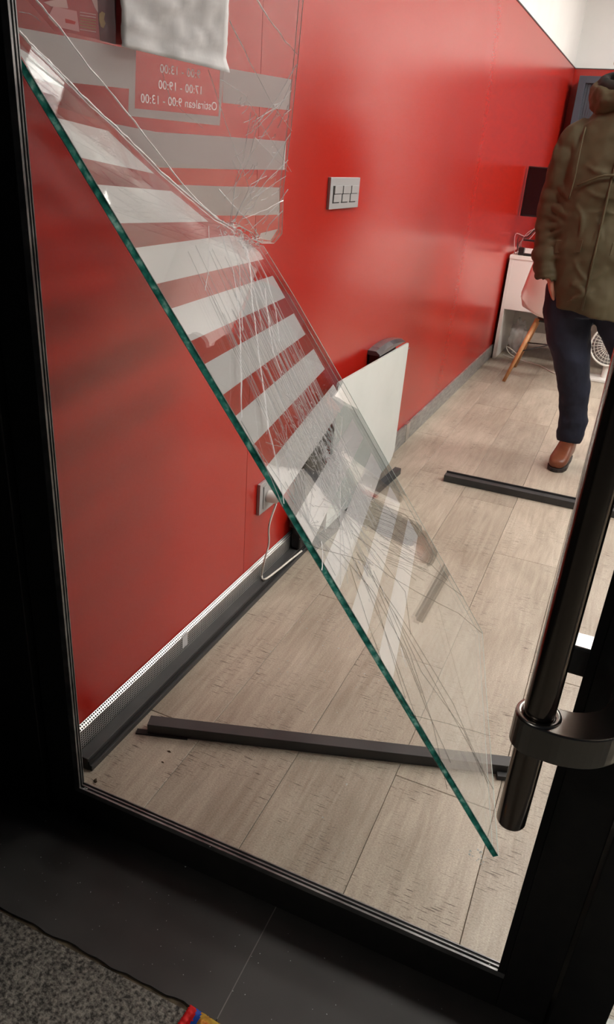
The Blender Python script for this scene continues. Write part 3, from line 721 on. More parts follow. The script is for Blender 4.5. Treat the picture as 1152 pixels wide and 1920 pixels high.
bd = thing('white_board', 'large glossy white panel leaning against the red wall', 'board', (-0.88, 2.8, 0.035))
obj('panel', bm, M['board'], bd)
bm = B(); q = Vector((wx(3.29)+.026, 3.285, 0.525)); box(bm, 0, 0, 0, 0.001, 0.028, 0.004, Matrix.Translation(q)); obj('edge_mark', bm, M['profile'], bd)
# black holder on the wall behind the board, smoky domed top
hd = thing('wall_dispenser', 'black box with smoky rounded top mounted on the red wall behind the white board', 'dispenser', (wx(2.95), 2.95, 0.5))
bm = B(); wall_box(bm, 0.001, 0.048, 2.80, 3.02, 0.40, 0.600); obj('body', bm, M['blackp'], hd, bevel=0.006)
bm = B(); n = 14; Ya, Yb = 2.79, 3.13
for i in range(n):
    a0, a1 = PI*.5*i/n*1.0, PI*.5*(i+1)/n
    pass
rows = []
for i in range(n+1):
    y = Ya + (Yb-Ya)*i/n; z = 0.602 + 0.022*math.sin(PI*min(1, (i+3)/(n+1)*.85))
    rows.append([bm.verts.new(p) for p in ((wx(y)+.001, y, 0.595), (wx(y)+.001, y, z), (wx(y)+.036, y, z), (wx(y)+.053, y, z-0.012), (wx(y)+.053, y, 0.595))])
for r0, r1 in zip(rows, rows[1:]):
    for k in range(5): bm.faces.new((r0[k], r0[(k+1)%5], r1[(k+1)%5], r1[k]))
bm.faces.new(rows[0]); bm.faces.new(rows[-1][::-1])
obj('lid', bm, M['smoke'], hd, bevel=0.003)
# dark case on the floor behind the sheet
cs2 = thing('equipment_case', 'upright black case against the red wall behind the crushed part of the glass', 'case', (-0.88, 2.32, 0))
bm = B(); wall_box(bm, 0.014, 0.052, 2.12, 2.30, 0.036, 0.46); obj('body', bm, M['blackp'], cs2, bevel=0.006)
bm = B(); wall_box(bm, 0.016, 0.046, 2.095, 2.12, 0.13, 0.17); obj('catch', bm, M['blackp'], cs2, bevel=0.003)

# ------------------------------------------------------------------ switches, socket, cable
sw = thing('light_switch', 'silver triple light switch on the red wall', 'switch', (wx(2.65), 2.65, 1.19))
YA, YB, ZA, ZB = 2.235, 2.455, 1.168, 1.254
YA, YB = None, None
def wall_pt(x, y):
    # pixel of a wall fixture -> point on the wall plane
    d = ray(x, y); N = Vector((1, -0.0126, 0)).normalized(); P0 = Vector((wx(2), 2, 0))
    return CAM + d*((P0-CAM).dot(N)/d.dot(N))
a_, b_ = wall_pt(616, 332), wall_pt(666, 388)
YA, ZB, YB, ZA = a_.y, a_.z, b_.y, b_.z
bm = wall_box(B(), 0.0, 0.010, YA, YB, ZA, ZB); obj('plate', bm, M['plate'], sw, bevel=0.0015)
wS = (YB-YA); hS = ZB-ZA
for k in range(3):
    y0 = YA + wS*(0.11 + 0.285*k); y1 = y0 + wS*0.25
    z0, z1, zm = ZA+hS*.22, ZA+hS*.74, ZA+hS*.48
    r = obj('rocker', wall_box(B(), 0.010, 0.0125, y0, y1, z0, zm-.001), M['plate'], sw, bevel=0.0006)
    r = obj('rocker', wall_box(B(), 0.010, 0.0150, y0, y1, zm+.001, z1), M['plate'], sw, bevel=0.0006)
    obj('gap', wall_box(B(), 0.010, 0.0104, y0-wS*.022, y0, z0-.002, z1), M['dark'], sw)
    obj('gap', wall_box(B(), 0.010, 0.0104, y0-wS*.022, y0+wS*.2, z0-.003, z0), M['dark'], sw)
    obj('gap', wall_box(B(), 0.010, 0.0106, y0, y0+wS*.24, zm-.001, zm+.001), M['dark'], sw)
c_ = wall_pt(481, 938)
so = thing('wall_socket', 'silver wall socket low on the red wall beside the glass edge', 'socket', (wx(c_.y), c_.y+.06, c_.z))
sy0 = c_.y + .002; sz = wall_pt(481, 910).z; sz0 = wall_pt(480, 966).z
obj('plate', wall_box(B(), 0.0, 0.011, sy0, sy0+0.155, sz0, sz), M['plate'], so, bevel=0.0015)
obj('insert', wall_box(B(), 0.011, 0.014, sy0+0.022, sy0+0.135, sz0+.014, sz-.014), M['plate'], so, bevel=0.002)
pc = Vector((wx(sy0)+0.014, sy0+0.050, (sz0+sz)/2-.002))
pl = thing('plug_and_cable', 'white plug with white cable in the low wall socket', 'cable', pc)
bm = B(); tube(bm, [pc, pc+Vector((.006,0,0)), pc+Vector((.020,.001,0)), pc+Vector((.036,.002,-.003)), pc+Vector((.042,.002,-.008))], [(.019,.019),(.019,.020),(.017,.020),(.013,.018),(.006,.010)], 20)
obj('plug', bm, M['white_plastic'], pl, smooth=True)
dR = pc + Vector((.030, .002, -.02))
Nw = Vector((1, -0.0126, 0)).normalized()
path = [dR] + [on_plane(x, y, Vector((wx(2)+o, 2, 0)), Nw) for x, y, o in ((505,985,.038),(504,1020,.036),(496,1052,.034))]
path += [on_plane(x, y, Vector((0, 0, .041)), Vector((0, 0, 1))) for x, y in ((491,1079),(497,1086),(520,1070),(546,1049),(566,1033))]
bm = B(); tube(bm, smooth_path(path, 8), 0.0032, 10); obj('cord', bm, M['cable'], pl, smooth=True)

# ------------------------------------------------------------------ far end: desk, monitor, chair, cabinet, fan
DKY = 5.67
dk = thing('desk', 'white desk against the red wall behind the person', 'desk', (-0.3, DKY, 0))
for nm, q in (('top', (-0.845, DKY, 0.722, 0.36, DKY+0.66, 0.747)), ('side_panel', (-0.843, DKY+.004, 0.0, -0.818, DKY+.65, 0.722)), ('side_panel', (0.333, DKY+.004, 0.0, 0.358, DKY+.65, 0.722)),
              ('front_panel', (-0.818, DKY+.006, 0.370, 0.333, DKY+.024, 0.722)), ('back_panel', (-0.818, DKY+.62, 0.12, 0.333, DKY+.64, 0.722))):
    bm = B(); box(bm, *q); obj(nm, bm, M['desk'], dk, bevel=0.001)
mo = thing('monitor', 'black computer monitor standing on the white desk', 'monitor', (-0.6, 5.86, 0.747))
bm = B(); box(bm, -0.850, 5.83, 1.0, -0.36, 5.865, 1.325); obj('housing', bm, M['blackp'], mo, bevel=0.003)
bm = B(); box(bm, -0.842, 5.828, 1.014, -0.368, 5.8302, 1.317); obj('screen', bm, M['screen'], mo)
bm = B(); box(bm, -0.63, 5.866, 0.757, -0.58, 5.89, 1.15); obj('stand_column', bm, M['blackp'], mo)
bm = B(); box(bm, -0.70, 5.76, 0.7475, -0.50, 5.95, 0.757); obj('stand_base', bm, M['blackp'], mo, bevel=0.002)
rc = random.Random(5)
cbs = thing('desk_cables', 'tangle of dark cables and adapters on the desk corner below the monitor', 'cables', (-0.78, 5.75, 0.748), )
for k in range(5):
    p0 = Vector((-0.825+rc.uniform(0,.04), 5.72+rc.uniform(0,.05), 0.752)); 
    pts = [p0, p0+Vector((-.015+rc.uniform(-.01,.01), .02, .05+.02*k)), p0+Vector((.02+.01*k, .03, .10+.03*rc.random())), p0+Vector((.07+.02*k, .04, .17+.02*k)), p0+Vector((.13, .06, .15))]
    bm = B(); tube(bm, smooth_path(pts, 5), 0.0028, 6); obj('cord', bm, M['blackp'] if k % 2 else M['plate'], cbs, smooth=True)
bm = B(); box(bm, -0.80, 5.715, 0.7485, -0.76, 5.77, 0.80); box(bm, -0.76, 5.70, 0.7485, -0.62, 5.74, 0.765); obj('adapter', bm, M['blackp'], cbs, bevel=0.004)
bm = B(); box(bm, -0.78, 5.72, 0.845, -0.66, 5.76, 0.857); obj('bar', bm, M['blackp'], cbs, bevel=0.003)

# shell chair
ch = thing('shell_chair', 'pale moulded shell chair with splayed wooden legs at the desk', 'chair', (-0.42, 5.28, 0))
def shell():
    bm = B(); nu, nv = 22, 26; g = []
    for j in range(nv+1):
        t = j/nv
        # profile from the front lip of the seat, back and up (chair faces the desk, +Y)
        if t < 0.5:
            y = 0.22 - 0.40*(t/0.5); z = 0.435 - 0.022*math.sin(PI*t/0.5)
        else:
            q = (t-0.5)/0.5; a = q
            y = -0.18 - 0.085*math.sin(a*PI*.5) - 0.01*q; z = 0.435 + 0.40*q**1.15
        wdt = 0.235 - 0.02*(abs(t-0.30)/0.30)**2*0.5 if t < .55 else 0.233 - 0.062*((t-.55)/.45)**1.8
        row = []
        for i in range(nu+1):
            s = -1 + 2*i/nu
            lift = (abs(s)**3)*(0.11*math.exp(-((t-.45)/.22)**2) + 0.012)
            fwdp = (abs(s)**2.2)*(0.10*max(0, min(1, (t-.45)/.25)))
            row.append(bm.verts.new((s*wdt*(1+.0*t), y + fwdp, z + lift)))
        g.append(row)
    for j in range(nv):
        for i in range(nu): bm.faces.new((g[j][i], g[j][i+1], g[j+1][i+1], g[j+1][i]))
    return bm
bm = shell()
for v in bm.verts: v.co += Vector((-0.42, 5.30, 0.0))
sh = obj('seat_shell', bm, M['shell'], ch, smooth=True)
s_ = sh.modifiers.new('s', 'SOLIDIFY'); s_.thickness = 0.008; 
for sx in (-1, 1):
    for sy in (-1, 1):
        bm = B(); tube(bm, [(-0.42+sx*.10, 5.28+sy*.09, 0.415), (-0.42+sx*.225, 5.28+sy*.23, 0.0)], [0.016, 0.0115], 14); obj('leg', bm, M['wood'], ch, smooth=True)
for a, b in (((-.17,-.165),(.17,.165)), ((-.17,.165),(.17,-.165)), ((-.155,-.15),(-.155,.15)), ((.155,-.15),(.155,.15))):
    bm = B(); tube(bm, [(-0.42+a[0], 5.28+a[1], 0.20), (-0.42+b[0]*.5+a[0]*.5, 5.28+b[1]*.5+a[1]*.5, 0.24), (-0.42+b[0], 5.28+b[1], 0.20)], 0.004, 8); obj('brace', bm, M['blackp'], ch, smooth=True)
bm = B(); box(bm, -0.53, 5.18, 0.398, -0.31, 5.38, 0.412); obj('mount', bm, M['blackp'], ch, bevel=0.003)

# tambour cabinet
cb = thing('tambour_cabinet', 'tall slate grey cabinet with ribbed shutter doors against the back wall', 'cabinet', (-0.26, 7.25, 0))
cx0, cx1, cy, cz = -0.765, 0.235, 7.10, 2.004
for nm, q in (('side_panel', (cx0, cy, 0, cx0+.055, 7.385, cz)), ('side_panel', (cx1-.055, cy, 0, cx1, 7.385, cz)), ('top_panel', (cx0+.055, cy, cz-.05, cx1-.055, 7.385, cz)), ('plinth', (cx0+.055, cy, 0, cx1-.055, 7.385, .06))):
    bm = B(); box(bm, *q); obj(nm, bm, M['cabinet'], cb, bevel=0.002)
n = 44; wsl = (cx1-cx0-.11)/n
bm = B(); box(bm, 0.0008, 0, 0, wsl-.0008, .008, cz-.11); me0 = bpy.data.meshes.new('slat'); bm.to_mesh(me0); bm.free(); me0.materials.append(M['tambour'])
for k in range(n):
    o = bpy.data.objects.new('slat', me0); COL.objects.link(o); o.parent = cb
    o.matrix_parent_inverse = Matrix.Translation(-cb.location); o.location = (cx0+.055+wsl*k, cy+.03+(k % 2)*.002, .06)

# fan
fn = thing('floor_fan', 'small white round fan on the floor behind the person', 'fan', (-0.03, 5.55, 0))
fc = Vector((-0.030, 5.50, 0.25)); FR = 0.135
bm = B()
for r in (FR, FR*.83, FR*.66, FR*.48, FR*.32):
    tube(bm, [fc+Vector((r*math.cos(a), 0, r*math.sin(a))) for a in [2*PI*k/40 for k in range(41)]], 0.0022 if r < FR else .007, 6, False)
for k in range(30):
    a = 2*PI*k/30; tube(bm, [fc+Vector((.03*math.cos(a), -.012, .03*math.sin(a))), fc+Vector((FR*math.cos(a+.35), 0, FR*math.sin(a+.35)))], .002, 5)
obj('front_grille', bm, M['white_plastic'], fn, smooth=True)
bm = B(); tube(bm, [fc+Vector((0,-.02,0)), fc+Vector((0,.0,0))], [.032, .034], 24); obj('hub', bm, M['white_plastic'], fn)
bm = B(); tube(bm, [fc+Vector((0,.09,0)), fc+Vector((0,.05,0)), fc+Vector((0,.012,0))], [.06, FR*.9, FR], 32); obj('housing', bm, M['plate'], fn, smooth=True)
bm = B(); tube(bm, [fc+Vector((0,.05,-.12)), fc+Vector((0,.05,-.248))], [.02, .024], 14); box(bm, -.145, 5.46, 0, .055, 5.63, .02); obj('stand', bm, M['white_plastic'], fn, bevel=.004)

# plastic bag and loose cord under the desk
bg = B(); bmesh.ops.create_icosphere(bg, subdivisions=4, radius=1)
for v in bg.verts:
    c = v.co; k = 1 + .35*noise.noise(c*2.3) + .16*noise.noise(c*6)
    v.co = Vector((c.x*.062*k, c.y*.06*k, c.z*.125*k)) + Vector((-0.715, 5.93, 0.155))
zmin = min(v.co.z for v in bg.verts)
for v in bg.verts: v.co.z -= zmin - .001
o = obj('plastic_bag', bg, M['poly'], smooth=True); tag(o, 'crumpled clear plastic bag under the white desk', 'bag')
fcord = [(-0.78,5.80,.01),(-0.72,5.76,.006),(-0.66,5.79,.012),(-0.71,5.84,.04),(-0.77,5.83,.07),(-0.73,5.78,.03),(-0.62,5.73,.004),(-0.48,5.66,.004),(-0.36,5.50,.004),(-0.27,5.56,.004),(-0.12,5.62,.004)]
bm = B(); tube(bm, smooth_path(fcord, 7), 0.0035, 8); o = obj('loose_cord', bm, M['cable'], smooth=True); tag(o, 'thin white cord trailing over the floor from under the desk', 'cord')

# ------------------------------------------------------------------ person
PX, PY = -0.175, 3.70
pe = thing('person', 'person in olive hooded parka, navy trousers and brown boots, hands in pockets', 'person', (PX, PY, 0))
def V(x, y, z): return Vector((PX+x, PY+y, z))
# body (head, neck, trunk, hands) one surface
bm = B()
loft(bm, [(V(0,0,z), rx, ry) for z, rx, ry in ((0.86,.16,.11),(0.95,.165,.115),(1.10,.15,.105),(1.30,.165,.115),(1.44,.165,.10),(1.50,.10,.085),(1.54,.062,.062),(1.60,.058,.06))], 24)
loft(bm, [(V(0,-.01,z), rx, ry) for z, rx, ry in ((1.575,.035,.045),(1.60,.052,.07),(1.64,.066,.088),(1.70,.075,.097),(1.76,.077,.099),(1.80,.070,.088),(1.825,.045,.055),(1.835,.015,.02))], 24)
tube(bm, [V(0,-.098,1.735), V(0,-.115,1.705), V(0,-.108,1.690)], [(.009,.009),(.014,.014),(.012,.010)], 10)     # nose
for s in (-1, 1):
    tube(bm, [V(s*.076,.0,1.74), V(s*.086,.006,1.715), V(s*.078,.0,1.685)], [(.008,.014),(.008,.020),(.006,.010)], 10)  # ears
    tube(bm, [V(s*.165,0,1.43), V(s*.205,.01,1.20), V(s*.205,-.02,1.10), V(s*.178,-.068,.92), V(s*.165,-.074,.865)], [.05,.045,.042,.032,.027], 14)  # arms
    # palm and five fingers, curled into the pocket
    pc_ = V(s*.140,-.078,.825)
    tube(bm, [V(s*.165,-.074,.870), V(s*.152,-.070,.825), V(s*.132,-.058,.780)], [(.027,.020),(.038,.017),(.036,.014)], 14)
    for k, (dx, ln) in enumerate(((-.028,.062),(-.010,.074),(.009,.070),(.027,.055))):
        b0 = V(s*.130+dx*.8, -.058, .785)
        tube(bm, [b0, b0+Vector((-s*.004,-.006,-ln*.45)), b0+Vector((-s*.008,.002,-ln*.75)), b0+Vector((-s*.010,.010,-ln))], [.009,.0085,.008,.006], 10)
    b0 = V(s*.146-s*.024,-.082,.830)
    tube(bm, [b0, b0+Vector((-s*.020,-.012,-.020)), b0+Vector((-s*.026,-.014,-.048))], [.012,.0105,.008], 10)
remesh(obj('body', bm, M['skin'], pe), 0.0055, 3, .5)
bm = B()
loft(bm, [(V(0,.012,z), rx, ry) for z, rx, ry in ((1.66,.070,.080),(1.72,.082,.097),(1.78,.084,.100),(1.82,.076,.090),(1.845,.05,.06),(1.852,.015,.02))], 24)
for v in bm.verts:
    if v.co.y < PY-.055 and v.co.z < 1.79: v.co.y = PY-.055
obj('hair', bm, M['hair'], pe, smooth=True)
for s in (-1, 1):
    bm = B(); bmesh.ops.create_uvsphere(bm, u_segments=12, v_segments=8, radius=.009, matrix=Matrix.Translation(V(s*.031,-.089,1.728))); obj('eye', bm, M['hair'], pe, smooth=True)
    bm = B(); tube(bm, [V(s*.018,-.107,1.752), V(s*.032,-.107,1.757), V(s*.047,-.100,1.750)], .0035, 8); obj('eyebrow', bm, M['hair'], pe)
bm = B(); tube(bm, [V(-.024,-.100,1.658), V(0,-.106,1.656), V(.024,-.100,1.658)], [(.002,.003),(.005,.007),(.002,.003)], 10); obj('mouth', bm, mat('lips', (.35,.12,.10), .5), pe)
# parka: body + sleeves, one surface, flared hem
bm = B()
loft(bm, [(V(x,y,z), rx, ry) for x, y, z, rx, ry in ((.035,0,.735,.185,.165),(.032,0,.80,.190,.17),(.012,0,.90,.205,.165),(0,0,1.00,.215,.16),(0,0,1.10,.220,.158),(0,0,1.25,.215,.155),(0,0,1.36,.215,.145),(0,0,1.44,.200,.13),(0,0,1.50,.165,.115),(0,0,1.55,.125,.10),(0,0,1.60,.09,.09))], 40)
rf = random.Random(9)
for s in (-1, 1):
    ctr = [V(s*.130,0,1.475), V(s*.180,.0,1.42), V(s*.200,.005,1.30), V(s*.212,.012,1.18), V(s*.214,.004,1.07), V(s*.206,-.03,.98), V(s*.190,-.062,.90), V(s*.180,-.078,.865)]
    rad = [(.050,.060),(.072,.080),(.074,.082),(.071,.078),(.072,.076),(.066,.068),(.054,.058),(.048,.052)]
    P_ = smooth_path(ctr, 8); R2 = []
    for i in range(len(P_)):
        f = i/8; k = min(int(f), 6); q = f-k; q = min(q, 1)
        base = [rad[k][c]*(1-q)+rad[k+1][c]*q for c in (0, 1)]
        w = math.sin(i*1.25 + .5*math.sin(i*.7))*(.0008 + .0055*min(1, max(0, (i-22)/10)))
        R2.append((base[0]+w, base[1]+w*.7))
    # tilt the folds by sliding ring centres
    tube(bm, [p + Vector((0, .006*math.sin(i*1.25+1.2), 0)) for i, p in enumerate(P_)], R2, 26)
# diagonal hem: rises over the right-hand pocket
for v in bm.verts:
    if v.co.z < .85 and abs(v.co.x-PX) < .24:
        v.co.z += -0.10*(v.co.x-PX)
# cloth folds: soft ridges laid on the sleeve and front before the surface is merged
from mathutils.bvhtree import BVHTree
bm.normal_update(); tree = BVHTree.FromBMesh(bm)
def fold_ridge(pts, rad, mirror=True):
    P_ = []
    for zx, zy in pts:
        d = ray(880 + zx/3.556, 80 + zy/3.556); h = tree.ray_cast(CAM, d)[0]
        if h is None or abs(h.y-PY) > .4: continue
        P_.append(h + d*rad*0.25)
    if len(P_) < 2: return
    P_ = smooth_path(P_, 5); nP = len(P_)
    R2 = [rad*(.25 + .75*math.sin(PI*(i+.5)/nP)) for i in range(nP)]
    tube(bm, P_, R2, 10)
    if mirror: tube(bm, [Vector((2*PX - p.x, p.y, p.z)) for p in P_], R2, 10)
for pts, rad in (([(560,830),(620,960),(690,1060)], .014), ([(470,1075),(560,1082),(650,1150)], .013), ([(470,1140),(560,1160),(640,1215)], .012), ([(462,1215),(540,1225),(640,1215)], .012),
                 ([(458,1300),(540,1290),(630,1245)], .013), ([(470,1400),(550,1345),(640,1330)], .012), ([(480,1480),(560,1440),(620,1430)], .010), ([(600,640),(580,740),(590,860)], .010),
                 ([(700,600),(712,720),(700,860)], .010), ([(560,930),(600,1010),(660,1100)], .009), ([(760,800),(850,860),(960,880)], .010), ([(760,960),(850,1020),(960,1040)], .009),
                 ([(720,1080),(760,1180),(730,1330)], .012), ([(700,1440),(760,1560),(900,1640)], .013), ([(700,1560),(760,1660),(880,1760)], .011), ([(830,1150),(880,1260),(860,1380)], .010),
                 ([(740,1120),(850,1130),(965,1110)], .007), ([(760,560),(850,520),(950,510)], .006)):
    fold_ridge(pts, rad)
pk = obj('parka', bm, M['olive'], pe); remesh(pk, 0.0065, 4, .5)
wrinkle(pk, 0.13, 0.030)
# storm flap seams, pocket flap, zip
bm = B()
def front_y(x, z, extra=0): return -math.sqrt(max(0, 1-(x/.225)**2))*.158 + extra
tube(bm, smooth_path([V(-.13, front_y(-.13,1.25)-.004, 1.255), V(-.09, front_y(-.09,1.25)-.010, 1.275), V(-.03, front_y(-.03,1.25)-.012, 1.30), V(.05, front_y(.05,1.25)-.012, 1.30), V(.13, front_y(.13,1.25)-.006, 1.27)], 4), .0048, 8)
obj('yoke_seam', bm, M['olive'], pe, smooth=True)
for s in (-1, 1):
    bm = B(); tube(bm, smooth_path([V(s*.150,-.020,1.500), V(s*.152,-.085,1.46), V(s*.150,-.125,1.38), V(s*.148,-.142,1.28), V(s*.155,-.136,1.20)], 4), .0035, 8); obj('armhole_seam', bm, M['olive'], pe, smooth=True)
for s in (-1, 1):
    bm = B()
    q = [V(s*.175, front_y(.175,.98)-.004, 1.03), V(s*.06, front_y(.06,.98)-.008, 1.05), V(s*.06, front_y(.06,.98)-.011, .995), V(s*.175, front_y(.175,.98)-.008, .975)]
    aa = [bm.verts.new(p) for p in q]; b2 = [bm.verts.new(p+Vector((0,.012,0))) for p in q]
    bm.faces.new(aa); bm.faces.new(b2[::-1])
    for k in range(4): bm.faces.new((aa[k], b2[k], b2[(k+1)%4], aa[(k+1)%4]))
    obj('pocket_flap', bm, M['olive'], pe, bevel=.003)
bm = B(); tube(bm, [V(.0, -.170, .76), V(.0, -.168, 1.0), V(.0, -.164, 1.25), V(.0, -.142, 1.42), V(.0, -.115, 1.52)], .005, 8); obj('zip_placket', bm, M['olive'], pe, smooth=True)
# hood folded down: lining cup and a bunched rim round the neck
bm = B()
n = 36
def rim(k, R0, z, w): 
    a = 2*PI*k/n; c, s = math.cos(a), math.sin(a)
    return V(c*R0[0], s*R0[1]+.015, z + w*c*0 - .045*(1-s)/2*0 + .03*s)
tube(bm, [rim(k, (.138,.125), 1.600+.012*math.sin(3*2*PI*k/n), 1) for k in range(n+1)], [(.034+.006*math.sin(5*2*PI*k/n), .052+.008*math.sin(4*2*PI*k/n)) for k in range(n+1)], 12, False)
hd_ = obj('hood', bm, M['olive'], pe); remesh(hd_, 0.009, 3, .5); wrinkle(hd_, .06, .036)
bm = B(); tube(bm, [rim(k, (.125,.112), 1.640, 1) for k in range(n+1)], [(.026,.035)]*(n+1), 10, False)
hl = obj('hood_lining', bm, M['lining'], pe); remesh(hl, .008, 2, .5); wrinkle(hl, .05, .012)
# trousers
bm = B()
loft(bm, [(V(0,0,z), rx, ry) for z, rx, ry in ((.72,.168,.12),(.80,.180,.125),(.92,.178,.120),(.98,.170,.115))], 28)
tube(bm, [V(-.078,0,.84), V(-.070,-.005,.72), V(-.035,-.012,.60), V(.010,-.020,.47), V(.040,-.006,.36), V(.058,.010,.25), V(.066,.012,.215), V(.068,.010,.175), V(.068,.012,.150), V(.068,.010,.105)], [(.104,.110),(.112,.110),(.098,.098),(.076,.078),(.066,.074),(.058,.066),(.066,.072),(.058,.064),(.063,.068),(.056,.060)], 20)
tube(bm, [V(.095,0,.84), V(.165,-.005,.71), V(.235,-.01,.60), V(.275,-.02,.47), V(.295,.01,.30), V(.30,.03,.16), V(.30,.03,.105)], [(.100,.108),(.096,.104),(.086,.092),(.072,.078),(.066,.072),(.066,.070),(.060,.064)], 20)
tr = obj('trousers', bm, M['denim'], pe); remesh(tr, 0.009, 4, .5); wrinkle(tr, 0.07, 0.016)
for (fx, fy, ang) in ((.066, .012, -0.14), (.30, .03, .25)):
    Mx = Matrix.Translation(V(fx, fy, 0)) @ Matrix.Rotation(ang, 4, 'Z')
    bm = B()
    rows = [(.055,.150,.030,.045),(.035,.150,.038,.05)]
    secs = [( .062,.030,.060),(.045,.036,.100),(.0,.040,.130),(-.04,.040,.105),(-.09,.043,.078),(-.14,.046,.062),(-.175,.040,.050),(-.195,.022,.030)]
    R_ = []
    for (y, hw, hh) in secs:
        ring = []
        for k in range(16):
            a = 2*PI*k/16; sx = math.copysign(abs(math.cos(a))**.7, math.cos(a)); sz_ = math.copysign(abs(math.sin(a))**.7, math.sin(a))
            ring.append(bm.verts.new(Mx @ Vector((sx*hw, y, .018 + hh*.5 + sz_*hh*.5))))
        R_.append(ring)
    for a, b in zip(R_, R_[1:]):
        for k in range(16): bm.faces.new((a[k], a[(k+1)%16], b[(k+1)%16], b[k]))
    bm.faces.new(R_[0][::-1]); bm.faces.new(R_[-1])
    bo = obj('boot', bm, M['boot'], pe, smooth=True); ss = bo.modifiers.new('s', 'SUBSURF'); ss.levels = 2; ss.render_levels = 2
    so_ = [(0,.064),(.030,.052),(.036,.0),(.038,-.05),(.044,-.10),(.046,-.14),(.038,-.175),(.018,-.195),(0,-.200)]
    poly = so_ + [(-x, y) for x, y in so_[::-1][1:-1]]
    bm = B(); prism(bm, poly, 0.0, .020)
    for v in bm.verts: v.co = Mx @ v.co
    obj('sole', bm, M['sole'], bo, bevel=.003)

# ------------------------------------------------------------------ crumbs, litter
def crumbs(name, spots, mm, sc, label, cat, zf=0.0):
    bm = B(); r = random.Random(11)
    for (x, y, s) in spots:
        z = zf; a = r.uniform(0, 6.3); k = s*sc
        pts = [Vector((x+math.cos(a+q)*k*r.uniform(.5, 1.2), y+math.sin(a+q)*k*r.uniform(.5, 1.2), z+.0002)) for q in (0, 2.1, 4.2)]
        top = Vector((x, y, z+k*r.uniform(.4, .9)))
        v = [bm.verts.new(p) for p in pts+[top]]
        for f in ((0,2,1),(0,1,3),(1,2,3),(2,0,3)): bm.faces.new([v[i] for i in f])
    o = obj(name, bm, mm); o['kind'] = 'stuff'; return tag(o, label, cat)
rs = random.Random(21)
sp = [(rs.gauss(-.50, .13), rs.gauss(1.75, .28), rs.uniform(.5, 1.6)) for _ in range(150)] + [(rs.uniform(-.8, .0), rs.uniform(1.0, 3.0), rs.uniform(.4, 1.0)) for _ in range(110)] + [(rs.gauss(-.02, .012), rs.gauss(1.16, .012), rs.uniform(1, 2)) for _ in range(14)]
crumbs('glass_crumbs', sp, M['shard'], .0024, 'tiny clear glass crumbs scattered on the wooden floor', 'broken glass')
sp = [(rs.uniform(-.95, .0), rs.uniform(.66, .84), rs.uniform(.4, 1.1)) for _ in range(90)]
crumbs('doorstep_crumbs', sp, M['shard'], .0013, 'sparse tiny pale specks on the dark slate doorstep', 'broken glass')
sp = [(DX0+.004+rs.uniform(0,.012), DF+.001+rs.uniform(0,.004), 1.5) for _ in range(4)] + [(-0.49, DF-.004, .8), (.045, DF+.004, 1.6), (.04, DF+.008, 1.2)]
crumbs('rail_crumbs', sp, M['shard'], .0018, 'few bright glass crumbs on the bottom rail of the door', 'broken glass', RT+.0004)
bm = B(); r = random.Random(4)
c0 = on_plane(178, 1464, Vector((0,0,0)), Vector((0,0,1)))
for k in range(7):
    a = r.uniform(0, 6.3); d = r.uniform(0, .006)
    bmesh.ops.create_icosphere(bm, subdivisions=1, radius=r.uniform(.0018, .0035), matrix=Matrix.Translation(c0+Vector((math.cos(a)*d, math.sin(a)*d, .0022))))
o = obj('dirt_crumb', bm, M['leaf']); tag(o, 'small dark dirt crumb on the wooden floor by the left stile', 'dirt')
def fleck(p, label, s=.008):
    c = on_plane(*p, Vector((0,0,0)), Vector((0,0,1))); bm = B()
    v = [bm.verts.new(c+Vector(q)) for q in ((-s,0,.0012),(0,s*.45,.0025),(s,s*.1,.0012),(s*.2,-s*.3,.0010))]; bm.faces.new(v)
    w = [bm.verts.new(c+Vector(q)) for q in ((-s,0,.0002),(0,s*.45,.0002),(s,s*.1,.0002),(s*.2,-s*.3,.0002))]; bm.faces.new(w[::-1])
    for k in range(4): bm.faces.new((v[k], w[k], w[(k+1)%4], v[(k+1)%4]))
    return tag(obj('dry_leaf_bit', bm, M['leaf']), label, 'leaf', 'brown flecks on the floor')
fleck((317,1410), 'brown fleck on the floor below the left end of the crosswise bar', .006)
fleck((305,1430), 'tiny brown fleck on the floor, the one nearer the door', .004)

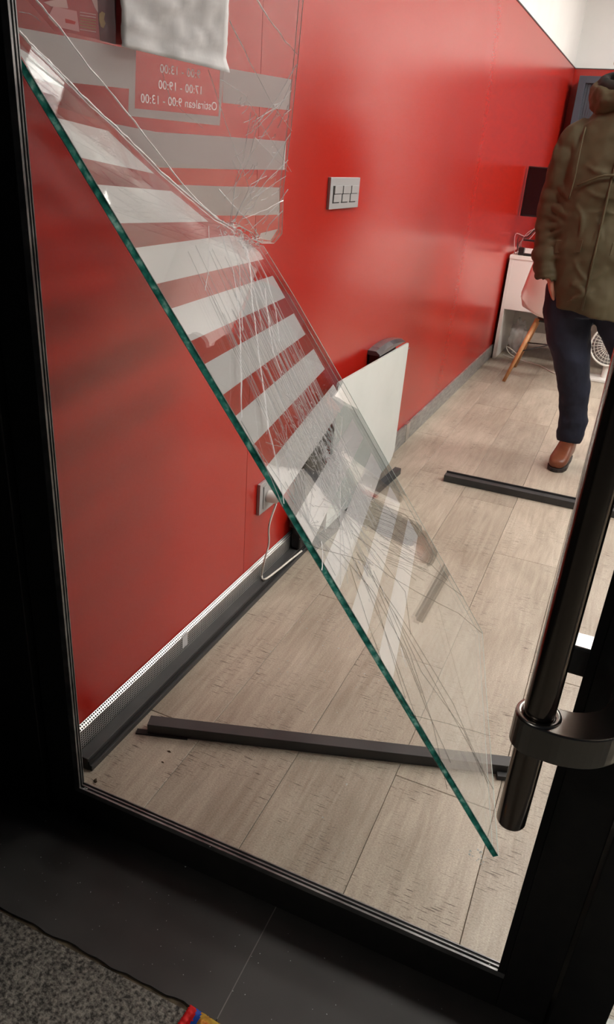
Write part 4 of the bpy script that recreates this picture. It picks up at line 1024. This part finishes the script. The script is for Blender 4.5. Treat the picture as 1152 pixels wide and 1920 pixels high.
# foil snack wrapper on the pavement edge
def wrapper():
    A = on_plane(358, 1886, Vector((0,0,0)), Vector((0,0,1))); Bp = on_plane(334, 1922, Vector((0,0,0)), Vector((0,0,1)))
    a = Vector((A.x, A.y, 0)); b = Vector((Bp.x, Bp.y, 0)); across = (b-a); wid = across.length; ac = across.normalized()
    wid = .040; al = Vector((ac.y, -ac.x, 0)); 
    if al.x < 0: al = -al
    t = thing('snack_wrapper', 'crinkled red, blue and gold foil snack wrapper on the pavement edge', 'wrapper', a)
    nx, ny = 40, 18; Ln = .115
    def P(i, j):
        u, v = i/nx, j/ny
        fill = min(1, max(0, (u-.10)*5), max(0, (.92-u)*5))
        h = .0035 + .013*math.sin(PI*v)*fill + .0016*noise.noise(Vector((u*30, v*9, 0))) + (.001*math.sin(u*160) if u < .1 else 0)
        zig = .0015*(j % 2) if i == 0 else 0
        return a + al*(u*Ln - zig) + ac*(v*wid) + Vector((0, 0, max(.0006, h)))
    bm = B(); g = [[bm.verts.new(P(i, j)) for j in range(ny+1)] for i in range(nx+1)]
    lowr = [[bm.verts.new(Vector((g[i][j].co.x, g[i][j].co.y, -.0015))) for j in range(ny+1)] for i in range(nx+1)]
    for i in range(nx):
        for j in range(ny):
            f = bm.faces.new((g[i][j], g[i][j+1], g[i+1][j+1], g[i+1][j])); 
            u = i/nx + .10*abs(j/ny-.5)*2*0 - .05*math.sin(PI*j/ny)
            f.material_index = 0 if u < .10 else (1 if u < .19 else 2)
            bm.faces.new((lowr[i][j], lowr[i+1][j], lowr[i+1][j+1], lowr[i][j+1]))
    for i in range(nx):
        bm.faces.new((g[i][0], g[i+1][0], lowr[i+1][0], lowr[i][0])); bm.faces.new((g[i][ny], lowr[i][ny], lowr[i+1][ny], g[i+1][ny]))
    for j in range(ny):
        bm.faces.new((g[0][j], lowr[0][j], lowr[0][j+1], g[0][j+1])); bm.faces.new((g[nx][j], g[nx][j+1], lowr[nx][j+1], lowr[nx][j]))
    obj('packet', bm, [M['wrap_red'], M['wrap_blue'], M['wrap_gold']], t, smooth=True)
wrapper()
